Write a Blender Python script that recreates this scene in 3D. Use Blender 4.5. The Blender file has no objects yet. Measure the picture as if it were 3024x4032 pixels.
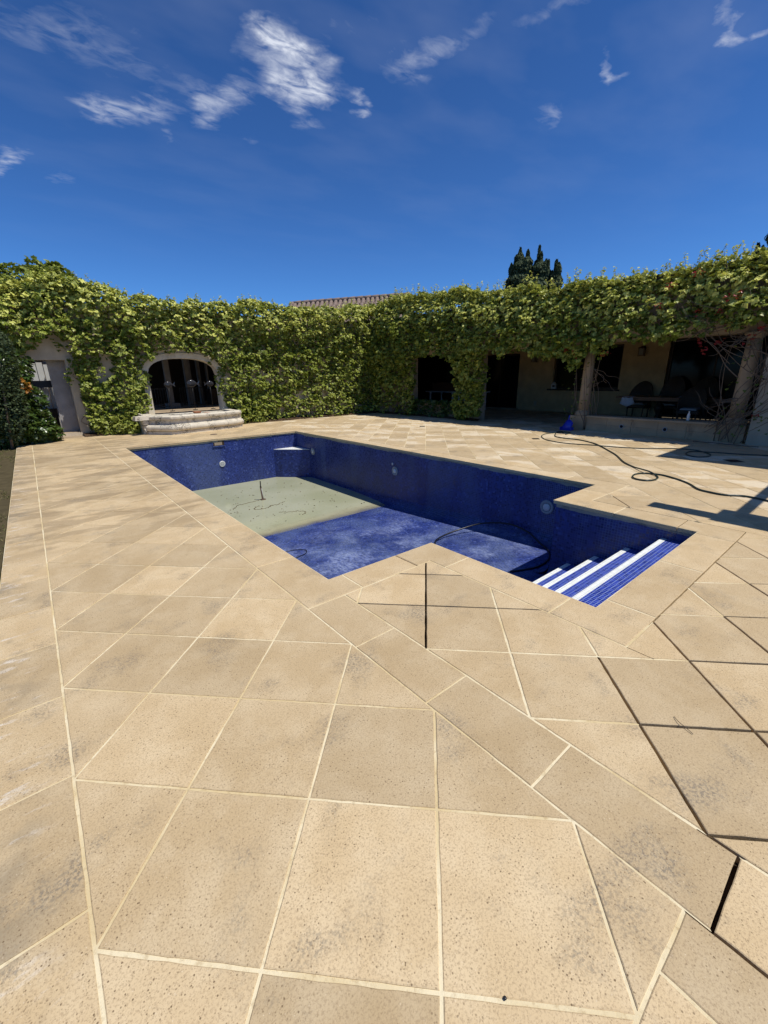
import bpy, bmesh, math, random
import numpy as np
from mathutils import Vector, Matrix, noise as mnoise

random.seed(7)
RNG = np.random.default_rng(7)
SC = bpy.context.scene
COL = SC.collection

# ------------------------------------------------------------------ camera
CAMP = Vector((0.18532660, -1.13478750, 1.57200100))
CAM_RIGHT = Vector((0.771073090802875, -0.636559812755101, -0.015423794114690787))
CAM_UP = Vector((0.20806207072060176, 0.22898721278725206, 0.9509337679919571))
CAM_FWD = Vector((0.6017943696705352, 0.736448546176253, -0.30900983069754684))
cd = bpy.data.cameras.new("camera")
cam = bpy.data.objects.new("camera", cd)
COL.objects.link(cam)
cam.matrix_world = Matrix(((CAM_RIGHT.x, CAM_UP.x, -CAM_FWD.x, CAMP.x),
                           (CAM_RIGHT.y, CAM_UP.y, -CAM_FWD.y, CAMP.y),
                           (CAM_RIGHT.z, CAM_UP.z, -CAM_FWD.z, CAMP.z),
                           (0, 0, 0, 1)))
cd.sensor_fit = 'VERTICAL'
cd.sensor_height = 24.0
cd.lens = 24.0 * 1637.87 / 4032.0
cd.clip_start = 0.05
cd.clip_end = 3000
SC.camera = cam

# ------------------------------------------------------------------ world
SUN = Vector((0.235, -0.40, 1.0)).normalized()
SKY_STRENGTH = 0.076
SUN_STRENGTH = 4.45
EXPOSURE = 0.0
world = bpy.data.worlds.new("World")
SC.world = world
world.use_nodes = True
wn = world.node_tree.nodes
wl = world.node_tree.links
wn.clear()
w_out = wn.new('ShaderNodeOutputWorld')
w_bg = wn.new('ShaderNodeBackground')
w_bg.inputs['Strength'].default_value = SKY_STRENGTH
w_sky = wn.new('ShaderNodeTexSky')
w_sky.sky_type = 'NISHITA'
w_sky.sun_disc = False
w_sky.sun_elevation = math.asin(SUN.z)
w_sky.sun_rotation = math.atan2(SUN.x, SUN.y)
w_sky.altitude = 600
w_sky.air_density = 1.0
w_sky.dust_density = 0.5
w_sky.ozone_density = 4.0
wl.new(w_bg.outputs[0], w_out.inputs[0])


def wmath(op, a=None, b=None, clamp=False):
    n = wn.new('ShaderNodeMath')
    n.operation = op
    n.use_clamp = clamp
    for k, v in enumerate((a, b)):
        if v is None:
            continue
        if isinstance(v, (int, float)):
            n.inputs[k].default_value = v
        else:
            wl.new(v, n.inputs[k])
    return n.outputs[0]


# clouds: each row is a wisp on the cloud plane (direction.xy / direction.z): centre, two axis rows, amount
CLOUDS = [[0.823, 1.486, 16.901, -3.471, 3.494, 19.007, 1.3], [0.909, 1.497, 10.732, -1.684, -0.389, 20.24, 1.1],
          [0.933, 1.624, 8.457, -1.654, -0.024, 14.689, 0.95], [0.929, 1.705, 11.268, -0.775, -6.425, 22.177, 0.7],
          [1.028, 1.612, 12.326, -2.343, -2.161, 18.863, 0.8], [1.034, 1.707, 17.111, 1.315, -17.335, 28.207, 0.55],
          [1.195, 1.558, 21.038, -6.186, -3.496, 41.931, 0.7], [1.273, 1.632, 23.989, -18.173, 21.834, 28.238, 0.55],
          [0.442, 2.226, 13.543, 0.456, -1.234, 12.434, 0.55], [0.557, 2.122, 9.075, -1.633, 11.574, 14.945, 0.42],
          [0.613, 2.161, 12.329, -1.516, 5.546, 16.695, 0.4], [0.758, 1.993, 11.619, 3.61, -16.048, 11.757, 0.6],
          [0.818, 1.863, 11.226, -7.266, 13.934, 6.865, 0.62], [1.127, 1.837, 13.684, -6.106, 7.077, 19.548, 0.3],
          [1.238, 1.315, 4.354, -14.102, 12.264, -0.192, 0.26], [1.249, 1.188, 2.381, -6.285, 18.992, 3.746, 0.3],
          [1.882, 1.2, 13.402, -1.326, -5.572, 20.494, 0.33], [1.773, 0.926, 23.533, -53.359, 7.522, 9.652, 0.5],
          [1.848, 0.911, 4.778, -21.387, 36.386, 10.03, 0.45], [1.938, 0.633, 3.713, -25.13, 21.395, 15.841, 0.55],
          [1.975, 0.566, 0.134, -17.07, 36.955, 1.093, 0.5], [1.818, 0.617, 19.195, -56.578, 7.702, 14.576, 0.35],
          [0.155, 2.954, 14.787, -1.925, 26.458, 11.825, 0.6], [0.124, 3.135, 35.891, 1.171, 12.01, 15.783, 0.4],
          [0.36, 3.006, 11.647, -0.594, 7.589, 9.987, 0.2], [0.697, 2.264, 41.626, 5.39, -18.639, 17.435, 0.3],
          [0.991, 2.107, 18.841, -7.796, 13.056, 16.997, 0.15], [0.945, 1.313, 3.792, -2.57, 7.704, 9.821, 0.14],
          [0.29, 1.858, 4.542, 0.19, 3.66, 8.561, 0.18], [1.404, 0.9, 1.688, -7.505, 25.312, 7.386, 0.25],
          [0.518, 1.904, 3.874, -0.002, 0.319, 8.916, 0.15]]
w_tc = wn.new('ShaderNodeTexCoord')
w_sep = wn.new('ShaderNodeSeparateXYZ')
wl.new(w_tc.outputs['Generated'], w_sep.inputs[0])
w_z = wmath('MAXIMUM', w_sep.outputs[2], 0.03)
w_cmb = wn.new('ShaderNodeCombineXYZ')
wl.new(wmath('DIVIDE', w_sep.outputs[0], w_z), w_cmb.inputs[0])
wl.new(wmath('DIVIDE', w_sep.outputs[1], w_z), w_cmb.inputs[1])
# gentle warp so the wisps have ragged outlines
w_n1 = wn.new('ShaderNodeTexNoise')
w_n1.inputs['Scale'].default_value = 5.0
w_n1.inputs['Detail'].default_value = 5.0
w_n1.inputs['Roughness'].default_value = 0.6
wl.new(w_cmb.outputs[0], w_n1.inputs['Vector'])
w_s1 = wn.new('ShaderNodeVectorMath'); w_s1.operation = 'SUBTRACT'
w_s1.inputs[1].default_value = (0.5, 0.5, 0.5)
wl.new(w_n1.outputs['Color'], w_s1.inputs[0])
w_s2 = wn.new('ShaderNodeVectorMath'); w_s2.operation = 'MULTIPLY'
w_s2.inputs[1].default_value = (0.22, 0.22, 0.0)
wl.new(w_s1.outputs[0], w_s2.inputs[0])
w_s3 = wn.new('ShaderNodeVectorMath'); w_s3.operation = 'ADD'
wl.new(w_cmb.outputs[0], w_s3.inputs[0]); wl.new(w_s2.outputs[0], w_s3.inputs[1])
dens = None
for px, py, a, b, c, d, amt in CLOUDS:
    sub = wn.new('ShaderNodeVectorMath'); sub.operation = 'SUBTRACT'
    sub.inputs[1].default_value = (px, py, 0)
    wl.new(w_s3.outputs[0], sub.inputs[0])
    d1 = wn.new('ShaderNodeVectorMath'); d1.operation = 'DOT_PRODUCT'
    d1.inputs[1].default_value = (a, b, 0); wl.new(sub.outputs[0], d1.inputs[0])
    d2 = wn.new('ShaderNodeVectorMath'); d2.operation = 'DOT_PRODUCT'
    d2.inputs[1].default_value = (c, d, 0); wl.new(sub.outputs[0], d2.inputs[0])
    r2 = wmath('ADD', wmath('POWER', d1.outputs['Value'], 2.0), wmath('POWER', d2.outputs['Value'], 2.0))
    m = wmath('MULTIPLY', wmath('EXPONENT', wmath('MULTIPLY', r2, -0.9)), amt)
    dens = m if dens is None else wmath('ADD', dens, m)
w_map = wn.new('ShaderNodeMapping')
w_map.inputs['Rotation'].default_value = (0, 0, math.radians(35))
w_map.inputs['Scale'].default_value = (1.0, 1.7, 1.0)
wl.new(w_cmb.outputs[0], w_map.inputs['Vector'])
w_n2 = wn.new('ShaderNodeTexNoise')
w_n2.inputs['Scale'].default_value = 11.0
w_n2.inputs['Detail'].default_value = 8.0
w_n2.inputs['Roughness'].default_value = 0.56
w_n2.inputs['Distortion'].default_value = 0.5
wl.new(w_map.outputs[0], w_n2.inputs['Vector'])
detail = wmath('MULTIPLY', wmath('SUBTRACT', w_n2.outputs['Fac'], 0.36), 3.4, True)
dsoft = wmath('ADD', wmath('MULTIPLY', detail, 0.8), 0.2)
cl_fac = wmath('SUBTRACT', wmath('MULTIPLY', wmath('MULTIPLY', dens, dsoft), 0.90, True), 0.05, True)
# high thin veil towards the top
w_n3 = wn.new('ShaderNodeTexNoise')
w_n3.inputs['Scale'].default_value = 1.6
w_n3.inputs['Detail'].default_value = 4.0
wl.new(w_map.outputs[0], w_n3.inputs['Vector'])
veil = wmath('MULTIPLY', wmath('SUBTRACT', w_n3.outputs['Fac'], 0.44, True), 0.5, True)
cl_fac = wmath('MAXIMUM', cl_fac, wmath('MULTIPLY', veil, wmath('MULTIPLY', wmath('SUBTRACT', w_sep.outputs[2], 0.2, True), 1.6, True)))
w_hsv = wn.new('ShaderNodeMixRGB')
w_hsv.blend_type = 'MULTIPLY'
w_hsv.inputs['Fac'].default_value = 1.0
w_hsv.inputs['Color2'].default_value = (0.37, 0.72, 1.20, 1)
w_lift = wmath('ADD', wmath('MULTIPLY', wmath('POWER', wmath('SUBTRACT', 1.0, wmath('MAXIMUM', w_sep.outputs[2], 0.0)), 3.0), 0.62), 1.0)
w_mul = wn.new('ShaderNodeVectorMath'); w_mul.operation = 'SCALE'
wl.new(w_sky.outputs[0], w_mul.inputs[0]); wl.new(w_lift, w_mul.inputs['Scale'])
wl.new(w_mul.outputs[0], w_hsv.inputs['Color1'])
w_mix = wn.new('ShaderNodeMixRGB')
w_mix.inputs['Color2'].default_value = (10.0, 10.6, 12.0, 1)
wl.new(w_hsv.outputs[0], w_mix.inputs['Color1'])
wl.new(cl_fac, w_mix.inputs['Fac'])
wl.new(w_mix.outputs[0], w_bg.inputs['Color'])

sd = bpy.data.lights.new("sun", 'SUN')
sd.energy = SUN_STRENGTH
sd.angle = math.radians(0.53)
sd.color = (1.0, 0.955, 0.88)
sun = bpy.data.objects.new("sun", sd)
COL.objects.link(sun)
sun.rotation_euler = SUN.to_track_quat('Z', 'Y').to_euler()
sun.location = SUN * 60
SC.view_settings.view_transform = 'Standard'
SC.view_settings.look = 'None'
SC.view_settings.exposure = EXPOSURE
SC.view_settings.gamma = 1.0
SC.view_settings.use_curve_mapping = False


# ------------------------------------------------------------------ helpers
def tag(o, label=None, cat=None, group=None, kind=None):
    if label: o['label'] = label
    if cat: o['category'] = cat
    if group: o['group'] = group
    if kind: o['kind'] = kind
    return o


def empty(name, loc=(0, 0, 0), label=None, cat=None, group=None, kind=None, rz=0.0):
    o = bpy.data.objects.new(name, None)
    o.empty_display_size = 0.2
    COL.objects.link(o)
    o.location = loc
    o.rotation_euler = (0, 0, rz)
    return tag(o, label, cat, group, kind)


def link_mesh(name, me, parent=None, loc=None):
    o = bpy.data.objects.new(name, me)
    COL.objects.link(o)
    if parent is not None:
        o.parent = parent
    if loc is not None:
        o.location = loc
    return o


class MB:
    """collects shapes in world (or local) coordinates"""
    def __init__(self, org=(0, 0, 0)):
        self.v = []; self.f = []; self.s = []; self.org = Vector(org)

    def add(self, vs, fs, smooth=False):
        n = len(self.v)
        self.v += [tuple(Vector(p) - self.org) for p in vs]
        self.f += [tuple(i + n for i in f) for f in fs]
        self.s += [smooth] * len(fs)
        return self

    def box(self, x0, x1, y0, y1, z0, z1):
        vs = [(x0, y0, z0), (x1, y0, z0), (x1, y1, z0), (x0, y1, z0), (x0, y0, z1), (x1, y0, z1), (x1, y1, z1), (x0, y1, z1)]
        return self.add(vs, [(0, 3, 2, 1), (4, 5, 6, 7), (0, 1, 5, 4), (1, 2, 6, 5), (2, 3, 7, 6), (3, 0, 4, 7)])

    def bbox(self, x0, x1, y0, y1, z0, z1, b=0.006):
        """bevelled box"""
        vs = []; 
        for (z, o) in ((z0, 0), (z1 - b, 0), (z1, b)):
            vs += [(x0 + o, y0 + o, z), (x1 - o, y0 + o, z), (x1 - o, y1 - o, z), (x0 + o, y1 - o, z)]
        fs = [(0, 3, 2, 1), (8, 9, 10, 11)]
        for l in (0, 4):
            for k in range(4):
                fs.append((l + k, l + (k + 1) % 4, l + 4 + (k + 1) % 4, l + 4 + k))
        return self.add(vs, fs)

    def prism(self, poly, z0, z1):
        n = len(poly)
        vs = [(x, y, z0) for x, y in poly] + [(x, y, z1) for x, y in poly]
        fs = [tuple(range(n - 1, -1, -1)), tuple(range(n, 2 * n))]
        fs += [(k, (k + 1) % n, n + (k + 1) % n, n + k) for k in range(n)]
        return self.add(vs, fs)

    def obox(self, c, ax, ay, az):
        """oriented box from centre and half axis vectors"""
        c = Vector(c); ax = Vector(ax); ay = Vector(ay); az = Vector(az)
        vs = [c + sx * ax + sy * ay + sz * az for sz in (-1, 1) for sx, sy in ((-1, -1), (1, -1), (1, 1), (-1, 1))]
        return self.add(vs, [(0, 3, 2, 1), (4, 5, 6, 7), (0, 1, 5, 4), (1, 2, 6, 5), (2, 3, 7, 6), (3, 0, 4, 7)])

    def tube(self, pts, r, seg=8, taper=None, caps=True):
        pts = [Vector(p) for p in pts]
        n = len(pts)
        up = Vector((0, 0, 1))
        rings = []
        prev = None
        for i, p in enumerate(pts):
            t = (pts[min(i + 1, n - 1)] - pts[max(i - 1, 0)])
            if t.length < 1e-9: t = Vector((0, 0, 1))
            t.normalize()
            if prev is None:
                a = t.cross(up)
                if a.length < 0.1: a = t.cross(Vector((1, 0, 0)))
            else:
                a = prev - t * prev.dot(t)
                if a.length < 1e-4: a = t.cross(up)
            a.normalize(); prev = a
            b = t.cross(a)
            rr = r if taper is None else r + (taper - r) * i / max(1, n - 1)
            rings.append([p + (a * math.cos(2 * math.pi * k / seg) + b * math.sin(2 * math.pi * k / seg)) * rr for k in range(seg)])
        vs = [v for ring in rings for v in ring]
        fs = [(i * seg + k, i * seg + (k + 1) % seg, (i + 1) * seg + (k + 1) % seg, (i + 1) * seg + k) for i in range(n - 1) for k in range(seg)]
        if caps:
            fs += [tuple(range(seg - 1, -1, -1)), tuple((n - 1) * seg + k for k in range(seg))]
        return self.add(vs, fs, True)

    def lathe(self, prof, c, seg=24, axis='z'):
        c = Vector(c); vs = []
        for r, h in prof:
            for k in range(seg):
                a = 2 * math.pi * k / seg
                if axis == 'z': vs.append(c + Vector((r * math.cos(a), r * math.sin(a), h)))
                elif axis == 'x': vs.append(c + Vector((h, r * math.cos(a), r * math.sin(a))))
                else: vs.append(c + Vector((r * math.cos(a), h, r * math.sin(a))))
        n = len(prof)
        fs = [(i * seg + k, i * seg + (k + 1) % seg, (i + 1) * seg + (k + 1) % seg, (i + 1) * seg + k) for i in range(n - 1) for k in range(seg)]
        fs += [tuple(range(seg - 1, -1, -1)), tuple((n - 1) * seg + k for k in range(seg))]
        return self.add(vs, fs, True)

    def build(self, name, mat, parent=None, loc=None, fix=True):
        me = bpy.data.meshes.new(name)
        me.from_pydata(self.v, [], self.f)
        me.polygons.foreach_set('use_smooth', self.s)
        if mat is not None: me.materials.append(mat)
        if fix:
            bm = bmesh.new(); bm.from_mesh(me)
            bmesh.ops.recalc_face_normals(bm, faces=bm.faces)
            bm.to_mesh(me); bm.free()
        me.update()
        return link_mesh(name, me, parent, loc)


def smooth_path(pts, n=8):
    P = [Vector(p) for p in pts]
    out = []
    for i in range(len(P) - 1):
        p0, p1, p2, p3 = P[max(i - 1, 0)], P[i], P[i + 1], P[min(i + 2, len(P) - 1)]
        for k in range(n):
            t = k / n
            out.append(0.5 * ((2 * p1) + (p2 - p0) * t + (2 * p0 - 5 * p1 + 4 * p2 - p3) * t * t + (3 * p1 - p0 - 3 * p2 + p3) * t ** 3))
    out.append(P[-1])
    return out


# ------------------------------------------------------------------ materials
class NT:
    def __init__(self, name):
        self.m = bpy.data.materials.new(name)
        self.m.use_nodes = True
        self.t = self.m.node_tree
        self.n = self.t.nodes; self.l = self.t.links
        self.p = self.n['Principled BSDF']
        self.out = self.n['Material Output']
        tc = self.n.new('ShaderNodeTexCoord')
        self.co = tc.outputs['Object']

    def put(self, sock, v):
        if v is None: return
        if isinstance(v, bpy.types.NodeSocket): self.l.new(v, sock)
        elif isinstance(v, (tuple, list)) and len(v) == 3 and sock.type == 'RGBA': sock.default_value = (*v, 1)
        else: sock.default_value = v

    def math(self, op, a, b=None, c=None, clamp=False):
        n = self.n.new('ShaderNodeMath'); n.operation = op; n.use_clamp = clamp
        for k, v in enumerate((a, b, c)):
            if v is not None: self.put(n.inputs[k], v)
        return n.outputs[0]

    def noise(self, scale, detail=4, rough=0.55, vec=None, dist=0.0, color=False):
        n = self.n.new('ShaderNodeTexNoise')
        n.inputs['Scale'].default_value = scale; n.inputs['Detail'].default_value = detail
        n.inputs['Roughness'].default_value = rough; n.inputs['Distortion'].default_value = dist
        self.l.new(vec or self.co, n.inputs['Vector'])
        return n.outputs['Color' if color else 'Fac']

    def voronoi(self, scale, vec=None, out='Distance', rand=1.0):
        n = self.n.new('ShaderNodeTexVoronoi')
        n.inputs['Scale'].default_value = scale
        n.inputs['Randomness'].default_value = rand
        self.l.new(vec or self.co, n.inputs['Vector'])
        return n.outputs[out]

    def mapping(self, scale=(1, 1, 1), rot=(0, 0, 0), loc=(0, 0, 0), vec=None):
        n = self.n.new('ShaderNodeMapping')
        n.inputs['Scale'].default_value = scale; n.inputs['Rotation'].default_value = rot; n.inputs['Location'].default_value = loc
        self.l.new(vec or self.co, n.inputs['Vector'])
        return n.outputs[0]

    def ramp(self, fac, lo, hi, a=0.0, b=1.0):
        """linear remap with clamp"""
        n = self.n.new('ShaderNodeMapRange')
        n.inputs['From Min'].default_value = lo; n.inputs['From Max'].default_value = hi
        n.inputs['To Min'].default_value = a; n.inputs['To Max'].default_value = b
        n.interpolation_type = 'SMOOTHSTEP'
        self.l.new(fac, n.inputs['Value'])
        return n.outputs[0]

    def mix(self, fac, a, b, mode='MIX'):
        n = self.n.new('ShaderNodeMixRGB'); n.blend_type = mode
        self.put(n.inputs['Fac'], fac); self.put(n.inputs['Color1'], a); self.put(n.inputs['Color2'], b)
        return n.outputs[0]

    def attr(self, name):
        n = self.n.new('ShaderNodeAttribute'); n.attribute_name = name
        return n.outputs['Fac']

    def xyz(self, vec=None):
        n = self.n.new('ShaderNodeSeparateXYZ'); self.l.new(vec or self.co, n.inputs[0])
        return n.outputs

    def bump(self, h, strength=0.3, dist=0.01):
        n = self.n.new('ShaderNodeBump'); n.inputs['Strength'].default_value = strength; n.inputs['Distance'].default_value = dist
        self.l.new(h, n.inputs['Height']); self.l.new(n.outputs[0], self.p.inputs['Normal'])

    def set(self, color=None, rough=None, spec=None, metal=None):
        if color is not None: self.put(self.p.inputs['Base Color'], color)
        if rough is not None: self.put(self.p.inputs['Roughness'], rough)
        if spec is not None: self.put(self.p.inputs['Specular IOR Level'], spec)
        if metal is not None: self.put(self.p.inputs['Metallic'], metal)
        return self.m


def plain(name, color, rough=0.6, spec=0.3, metal=0.0, var=0.15, scale=6.0, bump=0.0):
    t = NT(name)
    c = t.mix(t.noise(scale, 5), tuple(x * (1 - var) for x in color), tuple(min(1, x * (1 + var)) for x in color))
    if bump: t.bump(t.noise(scale * 12, 4), bump, 0.01)
    return t.set(c, rough, spec, metal)


def mat_slab(name, coping=False):
    t = NT(name)
    tone = t.attr('tone')
    big = t.noise(1.3, 4, 0.6)
    med = t.noise(5.0, 5, 0.65)
    base = t.mix(t.ramp(big, 0.36, 0.64), (0.530, 0.392, 0.215), (0.585, 0.445, 0.258))
    base = t.mix(t.math('MULTIPLY', t.ramp(med, 0.42, 0.66), 0.42), base, (0.67, 0.535, 0.335))
    # warmer brown washes
    wash = t.ramp(t.noise(2.2, 3, 0.5, vec=t.mapping(loc=(7, 3, 1))), 0.52, 0.7)
    base = t.mix(t.math('MULTIPLY', wash, 0.14), base, (0.38, 0.26, 0.12))
    tn = t.ramp(tone, 0, 1, 0.85, 1.08)
    tc = t.n.new('ShaderNodeCombineXYZ')
    for k in range(3): t.l.new(tn, tc.inputs[k])
    base = t.mix(1.0, base, tc.outputs[0], 'MULTIPLY')
    x, y, z = t.xyz()
    # pale bleached and salt patches of the far deck
    pal = t.math('MULTIPLY', t.ramp(t.noise(1.9, 5, 0.65, vec=t.mapping(scale=(1.5, 0.7, 1), rot=(0, 0, 0.3), loc=(2.2, 5, 0))), 0.44, 0.54),
                 t.math('MULTIPLY', t.ramp(x, 6.0, 7.6), t.ramp(tone, 0.30, 0.85)))
    base = t.mix(t.math('MULTIPLY', pal, 0.8), base, (0.74, 0.64, 0.47))
    # faint drying stains across the near left field
    st = t.ramp(t.noise(2.4, 5, 0.6, vec=t.mapping(scale=(0.42, 1.15, 1), rot=(0, 0, 0.25), loc=(1, 9, 0))), 0.49, 0.56)
    reg = t.math('MULTIPLY', t.math('MULTIPLY', t.ramp(y, 3.2, 4.6), t.ramp(x, 3.4, 1.9)), t.ramp(y, 14.4, 13.0))
    base = t.mix(t.math('MULTIPLY', t.math('MULTIPLY', st, reg), 0.5), base, (0.25, 0.18, 0.10))
    # lichen grey smudges
    gm = t.ramp(t.noise(2.6, 4, 0.6, vec=t.mapping(loc=(11.3, 4.2, 0))), 0.53, 0.70)
    gd = t.ramp(t.noise(75, 4, 0.75), 0.44, 0.62)
    gs = t.math('MULTIPLY', gm, t.math('MULTIPLY_ADD', gd, 0.9, 0.10))
    base = t.mix(t.math('MULTIPLY', gs, 0.8), base, (0.17, 0.15, 0.12))
    # white salts along the lawn side strip
    sx = t.ramp(x, 0.02, -0.26)
    sn = t.ramp(t.noise(8.0, 6, 0.7, vec=t.mapping(scale=(0.5, 1.8, 1), rot=(0, 0, 0.5))), 0.54, 0.66)
    base = t.mix(t.math('MULTIPLY', t.math('MULTIPLY', sn, sx), 0.75), base, (0.72, 0.66, 0.56))
    sg = t.ramp(t.noise(1.7, 4, 0.7, vec=t.mapping(loc=(3, 3, 0))), 0.5, 0.62)
    base = t.mix(t.math('MULTIPLY', t.math('MULTIPLY', sg, sx), 0.5), base, (0.20, 0.17, 0.12))
    # aggregate specks (two sizes) with broken spacing
    spk = t.ramp(t.noise(3.3, 3, 0.6, vec=t.mapping(loc=(5, 5, 2))), 0.30, 0.55, 0.40, 1.0)
    for sc, th, amt, colr in ((58, 0.19, 0.85, (0.12, 0.075, 0.035)), (85, 0.24, 0.7, (0.17, 0.11, 0.055)), (150, 0.3, 0.5, (0.2, 0.13, 0.07)), (70, 0.15, 0.6, (0.72, 0.60, 0.42))):
        v = t.voronoi(sc, vec=t.mapping(loc=(sc * 0.37, 0, 0)))
        vc = t.voronoi(sc, vec=t.mapping(loc=(sc * 0.37, 0, 0)), out='Color')
        sp = t.n.new('ShaderNodeSeparateColor'); t.l.new(vc, sp.inputs[0])
        keep = t.ramp(sp.outputs[0], 0.34, 0.5)
        dot = t.math('MULTIPLY', t.math('MULTIPLY', t.ramp(v, th, th * 0.55), keep), spk)
        base = t.mix(t.math('MULTIPLY', dot, amt), base, colr)
    fine = t.noise(130, 3, 0.75)
    base = t.mix(t.math('MULTIPLY', t.ramp(fine, 0.46, 0.66), 0.42), base, (0.24, 0.16, 0.09))
    t.bump(t.math('ADD', t.noise(150, 4, 0.7), t.math('MULTIPLY', t.noise(22, 3), 0.8)), 0.35, 0.004)
    return t.set(base, 0.72, 0.28)


def mat_mosaic(name, c1, c2, grout, pitch=0.033, gw=0.085, dust=0.0, rough=0.22, patch=True):
    t = NT(name)
    x, y, z = t.xyz()
    g = t.n.new('ShaderNodeNewGeometry')
    nx, ny, nz = t.xyz(g.outputs['Normal'])
    ax = t.math('GREATER_THAN', t.math('ABSOLUTE', nx), 0.6)
    ay = t.math('GREATER_THAN', t.math('ABSOLUTE', ny), 0.6)
    # u: x unless the face looks along x, then y ; v: z on upright faces, y on level ones
    u = t.math('ADD', t.math('MULTIPLY', x, t.math('SUBTRACT', 1.0, ax)), t.math('MULTIPLY', y, ax))
    up = t.math('MAXIMUM', ax, ay)
    v = t.math('ADD', t.math('MULTIPLY', z, up), t.math('MULTIPLY', y, t.math('SUBTRACT', 1.0, up)))
    us = t.math('DIVIDE', u, pitch); vs = t.math('DIVIDE', t.math('ADD', v, 0.004), pitch)
    def line(s):
        f = t.math('FRACT', s)
        d = t.math('MINIMUM', f, t.math('SUBTRACT', 1.0, f))
        return t.math('LESS_THAN', d, gw)
    gr = t.math('MAXIMUM', line(us), line(vs))
    cc = t.n.new('ShaderNodeCombineXYZ')
    t.l.new(t.math('FLOOR', us), cc.inputs[0]); t.l.new(t.math('FLOOR', vs), cc.inputs[1])
    t.l.new(t.math('ADD', t.math('MULTIPLY', ax, 7.0), t.math('MULTIPLY', ay, 13.0)), cc.inputs[2])
    wnz = t.n.new('ShaderNodeTexWhiteNoise'); t.l.new(cc.outputs[0], wnz.inputs[0])
    r = wnz.outputs['Value']
    tile = t.mix(r, c1, c2)
    if patch:
        tile = t.mix(t.ramp(r, 0.93, 0.98, 0.0, 0.5), tile, (0.12, 0.17, 0.42))
        big = t.ramp(t.noise(1.1, 3, 0.6), 0.4, 0.62)
        tile = t.mix(t.math('MULTIPLY', big, 0.35), tile, tuple(a * 0.6 for a in c1))
        gv = t.ramp(t.noise(1.3, 2, 0.5, vec=t.mapping(loc=(4, 2, 8), scale=(1, 1, 0.2))), 0.45, 0.6, 0.25, 1.0)
    else:
        gv = 0.8
    col = t.mix(t.math('MULTIPLY', gr, gv), tile, grout)
    if dust > 0:
        dn = t.noise(1.0, 7, 0.65, vec=t.mapping(loc=(0.7, 1.9, 0)))
        dm = t.ramp(dn, 0.42, 0.66)
        nz_up = t.ramp(nz, 0.5, 0.9)
        fib = t.ramp(t.noise(26, 6, 0.8, vec=t.mapping(scale=(1, 0.35, 1))), 0.36, 0.66)
        reg = t.math('MULTIPLY', t.ramp(y, 1.6, 2.6), t.ramp(y, 6.2, 4.4))
        dd = t.math('MULTIPLY', t.math('MULTIPLY', t.math('MULTIPLY', dm, nz_up), reg), t.math('MULTIPLY_ADD', fib, 0.75, 0.12))
        col = t.mix(t.math('MULTIPLY', dd, dust), col, (0.36, 0.43, 0.64))
        # lime streaks run down the walls
        lime = t.ramp(t.noise(7.0, 5, 0.7, vec=t.mapping(scale=(1, 1, 0.10))), 0.62, 0.80)
        upf = t.math('MULTIPLY', t.math('MULTIPLY', lime, up), 0.22)
        col = t.mix(upf, col, (0.42, 0.46, 0.55))
    t.bump(t.math('SUBTRACT', 1.0, gr), 0.25, 0.002)
    wob = t.math('MULTIPLY_ADD', r, 0.25, rough)
    t.set(col, t.math('MAXIMUM', wob, t.math('MULTIPLY', gr, 0.8)), 0.45)
    return t.m


def mat_leaf(name, dark, light, young_lit, trans=0.35, rough=0.38, spec=0.5):
    t = NT(name)
    a = t.attr('tint')
    b = t.attr('age_lit')
    c = t.mix(a, dark, light)
    c = t.mix(b, c, young_lit)
    t.set(c, rough, spec)
    tr = t.n.new('ShaderNodeBsdfTranslucent')
    t.l.new(t.mix(0.35, c, (0.30, 0.36, 0.04), 'MIX'), tr.inputs['Color'])
    mx = t.n.new('ShaderNodeMixShader')
    mx.inputs[0].default_value = trans
    t.l.new(t.p.outputs[0], mx.inputs[1]); t.l.new(tr.outputs[0], mx.inputs[2])
    t.l.new(mx.outputs[0], t.out.inputs['Surface'])
    return t.m


def mat_plaster(name, col, stain=(0.28, 0.24, 0.18), amount=0.5, bump=0.25, sc=2.0):
    t = NT(name)
    c = t.mix(t.ramp(t.noise(sc, 5, 0.6), 0.35, 0.7), tuple(x * 0.86 for x in col), tuple(min(1, x * 1.08) for x in col))
    s = t.ramp(t.noise(3.2, 6, 0.7, vec=t.mapping(scale=(1, 1, 0.45))), 0.52, 0.72)
    c = t.mix(t.math('MULTIPLY', s, amount), c, stain)
    t.bump(t.math('ADD', t.noise(60, 4, 0.6), t.noise(9, 3)), bump, 0.01)
    return t.set(c, 0.85, 0.15)


def mat_stone_aged(name, col):
    t = NT(name)
    c = t.mix(t.ramp(t.noise(4, 5, 0.6), 0.35, 0.7), tuple(x * 0.85 for x in col), col)
    x, y, z = t.xyz()
    blot = t.math('MULTIPLY', t.ramp(t.noise(3.4, 3, 0.55, vec=t.mapping(scale=(1, 1, 1.6))), 0.49, 0.62), t.ramp(t.noise(26, 5, 0.72), 0.44, 0.58))
    c = t.mix(t.math('MULTIPLY', blot, 0.85), c, (0.085, 0.08, 0.065))
    c = t.mix(t.math('MULTIPLY', t.ramp(t.noise(14, 4, 0.6), 0.5, 0.75), 0.4), c, (0.36, 0.31, 0.22))
    t.bump(t.noise(45, 6, 0.65), 0.4, 0.012)
    return t.set(c, 0.85, 0.2)


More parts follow.
